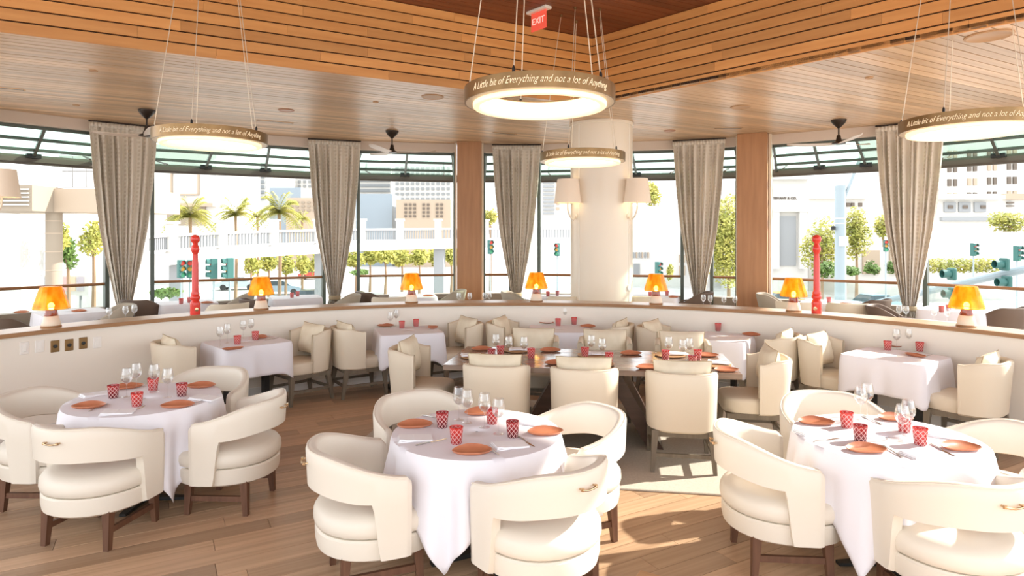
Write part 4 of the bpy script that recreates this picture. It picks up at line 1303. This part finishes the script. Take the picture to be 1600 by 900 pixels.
for ti, kind, desc, cat, pts in tware:
    names = ordinal(len(pts))
    for (px, py), nm in zip(pts, names):
        p = onz(px, py, ZT)
        place(kind, mk[kind], 'side_plate' if cat == 'plate' else 'tumbler', ('%s %s on the %s' % (nm if nm != 'only' else '', desc, terr[ti][2])).strip(), cat, p, 0.2, 'tableware on the terrace')
for ti, offs in ((8, [(-0.06, -0.02), (0.07, 0.06), (-0.28, -0.1)]), (9, [(-0.26, -0.05), (-0.07, -0.08), (0.19, -0.05), (0.28, 0.0)]), (10, [(-0.24, 0.0), (-0.12, -0.05), (0.10, -0.05), (0.27, 0.0)]), (11, [(-0.28, 0.0), (-0.18, -0.05), (0.16, -0.05), (0.30, 0.02)])):
    c, a = TP[ti]
    for (x, y), nm in zip(offs, ordinal(len(offs))):
        p = c + Matrix.Rotation(-a, 3, 'Z') @ Vector((x, y, 0))
        place('wine', make_wineglass, 'wine_glass', 'wine glass, %s, %s' % (nm, terr[ti][2]), 'glass', (p.x, p.y, ZT), 0, 'wine glasses on the terrace')

# ================================================================== OUTSIDE
GZ = -4.0
asphalt = mat('pale asphalt', (0.55, 0.54, 0.52), 0.9, noise=((0.3, 0.3, 0.3), (0.36, 0.35, 0.34), 0.6))
stonew = mat('white stone', (0.60, 0.585, 0.555), 0.8)
stoneg = mat('pale grey stone', (0.30, 0.31, 0.32), 0.8)
tanb = mat('tan render', (0.42, 0.33, 0.245), 0.8)
beigeb = mat('beige cladding', (0.30, 0.245, 0.185), 0.8)
greyb = mat('grey cladding', (0.20, 0.215, 0.22), 0.7)
bluegl = mat('blue grey glass', (0.26, 0.31, 0.35), 0.25)
windark = mat('window opening', (0.13, 0.10, 0.075), 0.5)
winpale = mat('pale window', (0.24, 0.25, 0.25), 0.4)
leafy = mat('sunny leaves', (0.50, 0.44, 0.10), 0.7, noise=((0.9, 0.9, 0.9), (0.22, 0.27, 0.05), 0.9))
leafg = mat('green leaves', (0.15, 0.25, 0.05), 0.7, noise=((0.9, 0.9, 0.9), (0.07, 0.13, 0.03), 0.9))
barkm = mat('bark', (0.27, 0.18, 0.11), 0.9)
polem = mat('blue grey pole', (0.30, 0.36, 0.39), 0.5)
tealm = mat('teal signal housing', (0.035, 0.13, 0.115), 0.5)
lensm = {'r': mat('red lens', (0.7, 0.05, 0.03), 0.3), 'y': mat('amber lens', (0.6, 0.3, 0.04), 0.3), 'g': mat('green lens', (0.05, 0.3, 0.15), 0.3)}
tag(MB().box((0, 90, GZ - 0.5), (500, 420, 1.0)).build('ground', asphalt), 'pale street and pavement outside the windows', None, kind='structure')

def block(name, label, cat, pxa, pxb, pyt, d, dep, m, zb=GZ, group=None):
    """a building standing at depth d; returns root and a function placing facade pieces"""
    A = at(pxa, pyt, d); B = at(pxb, pyt, d)
    t = thing(name, label, cat, ((A.x + B.x) / 2, d, zb), 0, group)
    MB().box((0, dep / 2, (A.z - zb) / 2), (B.x - A.x, dep, A.z - zb)).build('walls', m, t, smooth=0)
    return t
def facade(t, d, name, pxa, pxb, pya, pyb, m, proud=0.15, me=None):
    A, B = at(pxa, pya, d), at(pxb, pyb, d)
    me = me or UNIT[m.name]
    return link(name, me, None, t, ((A.x + B.x) / 2 - t.location.x, -proud / 2, (A.z + B.z) / 2 - t.location.z), None, (B.x - A.x, proud, A.z - B.z))
UNIT = {}
for m in (windark, winpale, stonew, stoneg, greyb, beigeb, bluegl, tanb):
    me = MB().box((0, 0, 0), (1, 1, 1)).mesh('facade_piece', 0); me.materials.append(m); UNIT[m.name] = me

# far hotel with grey floor bands
t = block('hotel', 'far grey hotel with banded floors left of the second curtain', 'building', 338, 416, 250, 150, 20, stonew)
for y in (256, 265, 274, 282, 290, 298, 307): facade(t, 150, 'floor_band', 340, 414, y, y + 4.5, greyb, 0.5)
t = block('hotel', 'far hotel with a grid of windows left of the left oak column', 'building', 612, 705, 255, 160, 20, stonew)
for r in range(7):
    for c in range(11): facade(t, 160, 'window', 618 + c * 8, 623 + c * 8, 261 + r * 8, 265 + r * 8, winpale, 0.3)
t = block('hotel', 'far hotel with long grey bands right of the second curtain', 'building', 545, 611, 255, 181, 20, stonew)
for y in (262, 271, 280, 288, 296, 304): facade(t, 181, 'floor_band', 546, 610, y, y + 4, greyb, 0.5)
t = block('hotel', 'far pale hotel block above the palms beside the second curtain', 'building', 418, 492, 268, 172, 20, stonew)
for r in range(2):
    for c in range(8): facade(t, 172, 'window', 426 + c * 8, 430 + c * 8, 282 + r * 7, 286 + r * 7, winpale, 0.3)
block('glass_block', 'blue grey glass block behind the palms', 'building', 421, 470, 293, 140, 10, bluegl)
block('glass_block', 'blue grey glass block right of the second curtain', 'building', 556, 613, 303, 130, 10, bluegl)
t = block('tan_building', 'tan building with dark windows behind the white footbridge', 'building', 619, 704, 312, 125, 12, tanb)
for r in range(4):
    for c in range(9):
        if c not in (3, 6): facade(t, 125, 'window', 632 + c * 7, 636 + c * 7, 318 + r * 6, 321.5 + r * 6, windark, 0.2)
t = block('tan_building', 'tan building behind the second curtain', 'building', 447, 500, 309, 125, 12, tanb)
for r in range(3):
    for c in range(5): facade(t, 125, 'window', 453 + c * 9, 458 + c * 9, 315 + r * 6, 318 + r * 6, beigeb, 0.2)
# white building with a framed panel, left
t = block('white_building', 'white building with a framed blank panel behind the left palms', 'building', 200, 338, 225, 80, 14, stonew)
for a in ((268, 312, 268, 270), (268, 312, 303, 305), (268, 270, 268, 305), (310, 312, 268, 305)): facade(t, 80, 'panel_frame', *a, tanb, 0.3)
facade(t, 80, 'cornice', 238, 338, 318, 323, tanb, 1.0)
facade(t, 80, 'porch_opening', 262, 322, 323, 352, beigeb, 0.2)
# near left overhang on pillars
t = thing('entrance_canopy', 'beige entrance canopy on a round pillar at the far left', 'canopy', at(55, 460, 32).xy.to_3d() + Vector((0, 0, GZ)), 0)
o = t.location
def rel(px, py, d): return at(px, py, d) - o
a, b = rel(-60, 330, 32), rel(62, 290, 32)
MB().box((a + b) / 2 + Vector((0, 1.5, 0)), (b.x - a.x, 4, b.z - a.z)).build('fascia', beigeb, t, smooth=0)
a, b = rel(62, 330, 32), rel(200, 292, 32)
MB().box((a + b) / 2 + Vector((0, 3, 0)), (b.x - a.x, 4, b.z - a.z)).build('side_fascia', tanb, t, smooth=0)
for i in range(5):
    a, b = rel(4, 296 + i * 6, 32), rel(58, 298 + i * 6, 32)
    MB().box((a + b) / 2 + Vector((0, -0.55, 0)), (b.x - a.x, 0.12, b.z - a.z)).build('louvre', stonew, t, smooth=0)
a = rel(53, 400, 32)
MB().lathe([(0.38, 0), (0.38, a.z + (400 - 330) * 0.032)], 24, (a.x, 1.4, 0)).build('pillar', beigeb, t)
for y in (345, 365, 395, 425): MB().lathe([(0.395, 0), (0.395, 0.05)], 24, (a.x, 1.4, rel(53, y, 32).z)).build('pillar_joint', tanb, t)
a, b = rel(-60, 380, 40), rel(41, 331, 40)
MB().box(((a.x + b.x) / 2, 8.5, b.z / 2), (b.x - a.x, 2, b.z)).build('white_wall', stonew, t, smooth=0)
for r in range(2):
    for c in range(6):
        a, b = rel(70 + c * 22, 290 - r * 26, 33), rel(91 + c * 22, 265 - r * 26, 33)
        MB().box((a + b) / 2 + Vector((0, 1.2, 0)), (b.x - a.x, 0.3, b.z - a.z)).build('wall_tile', stonew, t, smooth=0)
# billboard with coloured panels
t = thing('billboard', 'street billboard with coloured poster panels at the far left', 'billboard', at(102, 440, 45).xy.to_3d() + Vector((0, 0, GZ)), R(8))
A, B = at(66, 462, 45), at(136, 430, 45)
MB().box((0, 0, (A.z + B.z) / 2 - GZ), (B.x - A.x, 0.2, B.z - A.z)).build('board', stonew, t, smooth=0)
for i, cc in enumerate(((0.35, 0.40, 0.45), (0.6, 0.25, 0.2), (0.7, 0.4, 0.38), (0.65, 0.5, 0.35), (0.45, 0.42, 0.45))):
    w = (B.x - A.x) / 6
    MB().box((A.x - (A.x + B.x) / 2 + w * (i + 1), -0.13, (A.z + B.z) / 2 - GZ + 0.1), (w * 0.8, 0.05, (B.z - A.z) * 0.7)).build('poster', mat('poster %d' % i, cc, 0.6), t, smooth=0)
for x in (-1, 1): MB().lathe([(0.08, 0), (0.08, A.z - GZ)], 10, (x * 1.0, 0, 0)).build('post', greyb, t)
# left street sign column and white kiosk
block('white_kiosk', 'low white kiosk beyond the far left bay', 'building', 118, 165, 362, 50, 6, stonew)

# white footbridge
t = thing('footbridge', 'white footbridge with balustrades crossing behind the palms', 'bridge', (0, 0, 0))
bp = [(240, 40.5, 0.35), (285, 42, 0.5), (360, 45, 0.65), (438, 48, 0.8), (505, 51, 0.9), (571, 54, 1.0), (629, 56, 1.05), (687, 58, 1.1), (760, 61, 1.15), (830, 63, 1.2), (900, 65, 1.2)]
B3 = [Vector(((px - 800) / F * d, d, z)) for px, d, z in bp]
bal = MB()
for i in range(len(B3) - 1):
    a, b = B3[i], B3[i + 1]
    MB().beam(a + Vector((0, 0, 0.15)), b + Vector((0, 0, 0.15)), 2.6, 0.7).build('deck_span', stonew, t, smooth=0)
    MB().beam(a + Vector((0, -1.3, 1.55)), b + Vector((0, -1.3, 1.55)), 0.3, 0.16).build('top_rail', stonew, t, smooth=0)
    MB().beam(a + Vector((0, -1.3, 0.62)), b + Vector((0, -1.3, 0.62)), 0.26, 0.12).build('bottom_rail', stonew, t, smooth=0)
    for k in range(1, 16):
        p = a.lerp(b, k / 16)
        bal.box((p.x, p.y - 1.3, p.z + 1.08), (0.11, 0.11, 0.8))
    MB().box((a.x, a.y - 1.3, a.z + 1.1), (0.55, 0.55, 2.4)).build('bridge_post', stonew, t, smooth=0)
    MB().box((a.x, a.y - 1.3, a.z + 2.36), (0.72, 0.72, 0.16)).build('post_cap', stonew, t, smooth=0)
    if i in (1, 4, 7): MB().box((a.x, a.y, (a.z + GZ) / 2), (0.9, 1.6, a.z - GZ)).build('pier', stoneg, t, smooth=0)
tag(bal.build('balusters', stoneg, t, smooth=0), kind='stuff')

# right: white stone shops and a tower
t = block('stone_shop', 'white stone shop front with carved letters beside the right oak column', 'building', 1190, 1262, 272, 62, 12, stonew)
facade(t, 62, 'cornice', 1188, 1264, 276, 281, stonew, 0.8)
facade(t, 62, 'cornice', 1188, 1264, 326, 331, stonew, 0.6)
for x in (1204, 1246): facade(t, 62, 'pilaster', x, x + 11, 331, 420, stonew, 0.5)
facade(t, 62, 'shop_window', 1218, 1243, 338, 415, stoneg, 0.12)
me = text_mesh('TIFFANY & CO.', 0.34, 0, 0.05)
c = at(1226, 310, 62)
tag(link('carved_letters', me, windark, t, (c.x - t.location.x, -0.06, c.z - t.location.z), (R(90), 0, 0)), kind='stuff')
t = block('stone_wing', 'white stone wing with dark attic windows behind the grey mast', 'building', 1264, 1352, 304, 70, 12, stonew)
facade(t, 70, 'cornice', 1262, 1354, 306, 311, stonew, 0.8)
for x in (1322, 1329, 1341): facade(t, 70, 'window', x, x + 5, 317, 323, windark, 0.2)
facade(t, 70, 'gateway', 1346, 1352, 390, 428, tanb, 0.2)
t = block('arcade', 'cream arcade with planted openings left of the rightmost curtain', 'building', 1340, 1440, 388, 60, 8, stonew)
for x in (1347, 1389): facade(t, 60, 'arcade_opening', x, x + 26, 391, 428, tanb, 0.2)
t = block('tower', 'tall cream tower with paired windows at the upper right', 'building', 1440, 1660, 120, 110, 20, stonew)
for r in range(5):
    for c in range(5):
        for k in (0, 9):
            x = 1480 + c * 31 + k; y = 236 + r * 22 - c * 1.2
            if y + 8 < 335: facade(t, 110, 'window', x, x + 5, y, y + 11, windark if (r + c) % 3 else tanb, 0.3)
t = block('stone_pavilion', 'white stone pavilion with dark attic windows right of the rightmost curtain', 'building', 1462, 1560, 303, 75, 14, stonew)
facade(t, 75, 'cornice', 1460, 1562, 305, 312, stonew, 0.9)
for x in (1478, 1501, 1525): facade(t, 75, 'attic_panel', x - 4, x + 14, 316, 331, stoneg, 0.2)
for x in (1479, 1502, 1530): facade(t, 75, 'window', x, x + 8, 321, 326, windark, 0.3)
facade(t, 75, 'entablature', 1468, 1548, 339, 345, stoneg, 0.5)
t = block('stone_gate', 'cream gate pier at the right edge of the photo', 'building', 1566, 1600, 303, 78, 8, stonew)
facade(t, 78, 'capital', 1564, 1602, 303, 312, tanb, 0.5)
for y in (316, 321): facade(t, 78, 'vent_slot', 1572, 1582, y, y + 2, windark, 0.3)
block('white_wall', 'long low white garden wall behind the mast arm', 'wall', 1440, 1640, 362, 61, 1.0, stonew)
t = block('white_house', 'white house front with small openings right of the ivory column', 'building', 984, 1160, 322, 76, 10, stonew)
for x, y0, y1 in ((990, 412, 430), (1061, 398, 410), (1061, 415, 430)): facade(t, 76, 'doorway', x, x + 9, y0, y1, tanb if x > 1000 else winpale, 0.2)
for k in range(6): facade(t, 76, 'pennant', 989 + k * 4.5, 991 + k * 4.5, 394, 403, tanb if k % 2 else winpale, 0.2)
t = block('far_tower', 'far striped white tower left of the ivory column', 'building', 842, 892, 240, 170, 10, stonew)
for k in range(9): facade(t, 170, 'floor_band', 848, 866, 284 + k * 6, 287 + k * 6, stoneg, 0.4)
for k in range(6): facade(t, 170, 'window', 869, 874, 284 + k * 8, 288 + k * 8, tanb, 0.4)

# ---- trees, palms and shrubs
def leaf_cloud(mb, c, rx, ry, rz, n, size, rnd):
    for _ in range(n):
        while True:
            v = Vector((rnd.uniform(-1, 1), rnd.uniform(-1, 1), rnd.uniform(-1, 1)))
            if 0.25 < v.length < 1: break
        p = Vector((c[0] + v.x * rx, c[1] + v.y * ry, c[2] + v.z * rz))
        a = Vector((rnd.gauss(0, 1), rnd.gauss(0, 1), rnd.gauss(0, 1))).normalized()
        b = a.orthogonal().normalized()
        s = size * rnd.uniform(0.6, 1.3)
        mb.add([p - a * s, p + b * s * 0.55, p + a * s, p - b * s * 0.55], [(0, 1, 2, 3)])
def tree(name, label, px, py0, py1, d, wpx, m, n=900, group='trees outside', trunk=True):
    rnd = random.Random(hash((px, py0)) & 0xffff)
    rnd = random.Random(int(px * 31 + py0 * 7))
    top, bot = at(px, py0, d), at(px, py1, d)
    t = thing(name, label, 'tree' if name != 'shrub' else 'shrub', (top.x, d, GZ), 0, group)
    h = (top.z - bot.z) / 2; w = wpx * d / F / 2
    mb = MB()
    zc = (top.z + bot.z) / 2 - GZ
    for k in range(5):
        ox, oz = rnd.uniform(-0.45, 0.45) * w, rnd.uniform(-0.4, 0.4) * h
        leaf_cloud(mb, (ox, rnd.uniform(-.4, .4) * w, zc + oz), w * 0.72, w * 0.65, h * 0.7, n // 4, max(0.10, 2.9 * d / F), rnd)
    mb.build('crown' if trunk else 'foliage', m, t, smooth=0)
    if trunk:
        tr = MB().tube([(0, 0, 0), (0.05, 0, zc * 0.5), (0, 0, zc)], 0.16, 8, 0.07)
        for a in (0.6, 2.6, 4.4): tr.tube([(0, 0, zc * 0.75), (math.cos(a) * w * .4, math.sin(a) * w * .4, zc + h * 0.4)], 0.07, 6, 0.02)
        tr.build('trunk', barkm, t)
def palm(label, px, py0, py1, d, wpx):
    rnd = random.Random(int(px))
    c = at(px, (py0 + py1) / 2, d)
    t = thing('palm_tree', label, 'palm', (c.x, d, GZ), 0, 'palms behind the footbridge')
    z = c.z - GZ; L = wpx * d / F / 2
    MB().tube([(0, 0, 0), (0.1, 0, z * 0.5), (0, 0, z)], 0.16, 10, 0.13).build('trunk', barkm, t)
    cr = MB()
    for k in range(60):
        a = 2.4 * k; up = rnd.uniform(-0.5, 1.7)
        d0 = Vector((math.cos(a), math.sin(a), 0))
        prev = None
        pts = []
        for i in range(8):
            s = i / 7
            pts.append(d0 * (L * s * (1.15 - 0.35 * up)) + Vector((0, 0, z + L * (up * s - 0.8 * s * s))))
        side = Vector((-d0.y, d0.x, 0))
        for i in range(7):
            for sg in (-1, 1):
                for e in (0.0, 0.5):
                    p = pts[i].lerp(pts[i + 1], e)
                    q = p + side * sg * L * 0.30 * (1 - 0.6 * i / 7) + d0 * L * 0.14 - Vector((0, 0, L * 0.10))
                    cr.add([p - d0 * L * .02, q, p + d0 * L * .045], [(0, 1, 2)])
    cr.build('fronds', leafy, t, smooth=0)
palm('palm in front of the framed blank panel', 297, 322, 352, 52, 70)
palm('palm left of the grey banded hotel', 368, 318, 352, 60, 62)
palm('tallest palm behind the footbridge, near the second curtain', 436, 312, 350, 54, 74)
palm('small palm between two taller palms behind the footbridge', 402, 325, 350, 67, 30)
palm('short palm beside the second curtain', 472, 330, 352, 70, 28)
tree('street_tree', 'bushy tree below the canopy at the far left', 85, 345, 392, 40, 42, leafy, 800)
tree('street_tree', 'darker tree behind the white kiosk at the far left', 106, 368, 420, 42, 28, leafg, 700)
tree('street_tree', 'tree touching the left side of the leftmost curtain', 146, 345, 400, 46, 42, leafy, 800)
tree('street_tree', 'tree seen between left oak column and middle curtain', 766, 326, 352, 70, 30, leafy, 350)
tree('street_tree', 'tall tree beside the right sconce of the ivory column', 1022, 280, 330, 92, 40, leafy, 700)
tree('street_tree', 'big leafy tree left of the right oak column', 1138, 262, 445, 45, 86, leafy, 5200)
tree('street_tree', 'leafy tree left of the grey mast', 1284, 340, 425, 55, 56, leafy, 1500)
tree('street_tree', 'leafy tree right of the grey mast', 1338, 322, 405, 56, 48, leafy, 1500)
tree('street_tree', 'tree behind the rightmost curtain, left side', 1380, 330, 375, 72, 32, leafy, 400)
tree('street_tree', 'rounded tree at the right edge above the garden wall', 1576, 328, 362, 65, 62, leafy, 900)
for i, px in enumerate((556, 578, 602, 628, 655, 682, 705)):
    tree('street_tree', '%s tree in the row under the footbridge' % ordinal(7)[i] if 'from' not in ordinal(7)[i] else 'tree in the row under the footbridge, ' + ordinal(7)[i], px, 386, 416, 66 + 3 * (i % 2), 32, leafy, 500, 'trees under the footbridge')
for i, px in enumerate((392, 420, 446, 472, 496)):
    tree('street_tree', ('%s tree below the footbridge posts, left of the second curtain' % ordinal(5)[i]) if 'from' not in ordinal(5)[i] else 'tree below the footbridge posts, ' + ordinal(5)[i], px, 394, 430, 60 + 3 * (i % 2), 27, leafy, 420, 'trees below the bridge posts')
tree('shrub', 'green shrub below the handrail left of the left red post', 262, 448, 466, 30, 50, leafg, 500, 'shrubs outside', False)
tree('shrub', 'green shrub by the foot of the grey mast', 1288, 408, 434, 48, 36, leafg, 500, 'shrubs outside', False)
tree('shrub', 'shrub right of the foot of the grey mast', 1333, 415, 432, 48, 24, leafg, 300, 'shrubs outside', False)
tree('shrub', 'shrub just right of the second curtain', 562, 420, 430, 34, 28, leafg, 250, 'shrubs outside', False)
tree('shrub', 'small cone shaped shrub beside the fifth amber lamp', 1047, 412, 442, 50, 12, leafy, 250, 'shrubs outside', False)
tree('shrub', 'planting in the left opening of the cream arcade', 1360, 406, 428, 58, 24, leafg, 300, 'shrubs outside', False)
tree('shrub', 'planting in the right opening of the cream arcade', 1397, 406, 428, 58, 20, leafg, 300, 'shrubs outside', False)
# clipped hedge on the right
A, B = at(1446, 405, 57), at(1560, 425, 57)
t = thing('hedge', 'long clipped hedge behind the mast arm', 'hedge', ((A.x + B.x) / 2, 57, GZ), R(3))
rnd = random.Random(5); mb = MB()
for k in range(9): leaf_cloud(mb, (-(B.x - A.x) / 2 + (B.x - A.x) * (k + .5) / 9, 0, (A.z + B.z) / 2 - GZ), 0.55 * (B.x - A.x) / 9 * 1.3, 0.7, (A.z - B.z) / 2 * 1.2, 260, 0.13, rnd)
mb.build('foliage', leafy, t, smooth=0)

# ---- mast, signals
t = thing('mast', 'thick blue grey street mast with a slanted arm left of the rightmost curtain', 'pole', (at(1313, 400, 26).x, 26, GZ))
zt = at(1313, 290, 26).z - GZ
MB().lathe([(0.24, 0), (0.20, zt - 0.15), (0.205, zt - 0.15), (0.205, zt), (0.0, zt + 0.02)], 20).build('shaft', polem, t)
MB().tube([(0.15, 0, zt - 0.55), (0.75, -0.1, zt + 1.1)], 0.07, 8).build('slanted_arm', polem, t)
MB().box((0.02, -0.22, at(1313, 377, 26).z - GZ), (0.36, 0.04, 0.4)).build('notice_plate', stonew, t, smooth=0)
for y in (342, 350): MB().lathe([(0.212, 0), (0.212, 0.04)], 20, (0, 0, at(1313, y, 26).z - GZ)).build('band', stonew, t)
MB().lathe([(0.0, 0), (0.09, 0.02), (0.09, 0.15), (0.0, 0.2)], 12, (-0.34, -0.1, at(1302, 360, 26).z - GZ)).build('camera_pod', blackm, t)
def signal(label, px, py, d, hpx, turn=0.0, pole=True, facing_away=False):
    c = at(px, py, d)
    t = thing('traffic_light', label, 'traffic light', (c.x, d, c.z), turn, 'traffic lights outside')
    h = hpx * d / F; w = h * 0.36
    MB().cbox((0, 0, 0), (w, w * 0.8, h), w * 0.06).build('housing', tealm, t)
    for k, cc in enumerate('ryg'):
        z = h * (0.32 - 0.32 * k)
        MB().lathe([(0.0, 0), (w * 0.36, 0), (w * 0.36, 0.03), (0.0, 0.05)], 14).build('lens', lensm[cc], t, (0, -w * 0.4, z), (R(90), 0, 0))
        v = []
        for i in range(9):
            a = PI * (i / 8 * 1.3 - 0.15)
            v.append(a)
        mb = MB(); rr = w * 0.42
        mb.loft([[(rr * math.cos(a), -w * 0.38, z + rr * math.sin(a)), (rr * math.cos(a), -w * 0.95, z + rr * math.sin(a)), (rr * 1.08 * math.cos(a), -w * 0.95, z + rr * 1.08 * math.sin(a)), (rr * 1.08 * math.cos(a), -w * 0.38, z + rr * 1.08 * math.sin(a))] for a in v]).build('visor', tealm, t)
    if pole:
        MB().lathe([(0.05, GZ - c.z), (0.05, -h / 2)], 8).build('pole', polem, t)
    return t
signal('traffic light nearest the leftmost curtain, left of the red post', 283, 420, 30, 28, 0.9)
signal('traffic light hidden partly by the left red post', 297, 420, 31, 28, 0.5)
signal('traffic light just right of the left red post', 334, 420, 30, 32, -0.9)
signal('traffic light left of the second amber lamp, second from the red post', 359, 420, 30, 34, -0.9)
signal('traffic light between the left oak column and the middle curtain', 766, 386, 45, 22, 0.4)
signal('traffic light left of the ivory column', 871, 390, 45, 20, -0.4)
signal('traffic light above the fifth amber lamp', 1028, 420, 42, 22, 0.6)
signal('traffic light left of the rightmost curtain', 1384, 384, 40, 18, -0.3)
signal('traffic light right of the rightmost curtain above the hedge', 1521, 390, 46, 20, 0.3)
signal('traffic light at the right edge above the mast arm', 1589, 396, 42, 24, 0.4)
# mast arm with side-on signal heads on the right
t = thing('signal_mast', 'pale blue traffic mast arm slanting across the right windows', 'pole', (at(1420, 462, 20).x, 20, GZ))
o = t.location
a, b = at(1330, 482, 21) - o, at(1640, 412, 17.5) - o
MB().tube([a, b], 0.085, 10, 0.12).build('arm', polem, t)
MB().tube([(a.x, a.y, 0), (a.x, a.y, a.z)], 0.16, 10, 0.13).build('upright', polem, t)
def side_signal(label, px, py, d, s=1.0):
    c = at(px, py, d)
    q = thing('side_signal', label, 'traffic light', c, 0, 'side on signal heads')
    MB().cbox((0.12 * s, 0, 0), (0.10 * s, 0.3 * s, 0.32 * s), 0.03).build('backplate', tealm, q)
    MB().lathe([(0.0, 0), (0.10 * s, 0), (0.105 * s, 0.22 * s), (0.098 * s, 0.22 * s), (0.09 * s, 0.03)], 16).build('visor_tube', tealm, q, (0.08 * s, 0, 0), (0, R(-90), 0))
    MB().lathe([(0.0, 0), (0.085 * s, 0), (0.0, 0.03)], 14).build('lens', lensm['y'], q, (0.10 * s, 0, 0), (0, R(-90), 0))
side_signal('side on signal head near the right foot of the rightmost curtain', 1480, 428, 18.5, 1.1)
side_signal('side on signal head above the mast arm, top right', 1562, 413, 18, 1.1)
side_signal('side on signal head hanging under the mast arm, right', 1566, 441, 18, 1.1)
side_signal('side on signal head below the handrail beside the rightmost lamp', 1482, 459, 18.5, 1.1)

# ---- cars
tyre = mat('tyre', (0.03, 0.03, 0.03), 0.8)
carglass = mat('car glass', (0.06, 0.09, 0.11), 0.1)
def car(label, px, py, d, rz, col):
    c = at(px, py, d)
    t = thing('car', label, 'car', (c.x, d, GZ), rz, 'cars outside')
    m = mat('car paint ' + label, col, 0.25, spec=0.6)
    prof = [(-2.2, 0.35), (-2.25, 0.7), (-1.9, 0.92), (-1.3, 0.98), (1.0, 0.98), (1.9, 0.85), (2.2, 0.65), (2.2, 0.35)]
    MB().prism_y(prof, -0.88, 0.88).build('body', m, t, smooth=20)
    cab = [[(x, y * 0.82, z) for x, z in ((-1.6, 0.97), (-1.0, 1.42), (0.35, 1.44), (1.1, 0.97))] for y in (-1, 1)]
    MB().loft(cab).build('windows', carglass, t, smooth=0)
    MB().box((-0.33, 0, 1.43), (1.3, 1.5, 0.06)).build('roof', m, t, smooth=0)
    for x in (-1.4, 1.4):
        for y in (-0.82, 0.82):
            MB().lathe([(0.0, -0.1), (0.3, -0.1), (0.33, -0.06), (0.33, 0.06), (0.3, 0.1), (0.0, 0.1)], 16).build('wheel', tyre, t, (x, y, 0.33), (R(90), 0, 0))
car('dark car under the footbridge, right of the second amber lamp', 488, 447, 54, 0.2, (0.05, 0.09, 0.12))
car('pale blue car beyond the second amber lamp', 440, 444, 66, 0.1, (0.35, 0.45, 0.55))
car('silver car below the footbridge, left of the second lamp', 372, 437, 72, 0.2, (0.45, 0.5, 0.52))
car('pale blue car left of the rightmost curtain', 1372, 448, 50, 0.1, (0.32, 0.46, 0.52))
car('grey car right of the grey mast', 1336, 440, 80, 0.1, (0.4, 0.46, 0.5))
car('orange taxi beyond the sixth amber lamp', 1222, 452, 52, 0.2, (0.7, 0.35, 0.05))
car('red car under the footbridge beside the second curtain', 492, 425, 90, 0.3, (0.55, 0.06, 0.04))
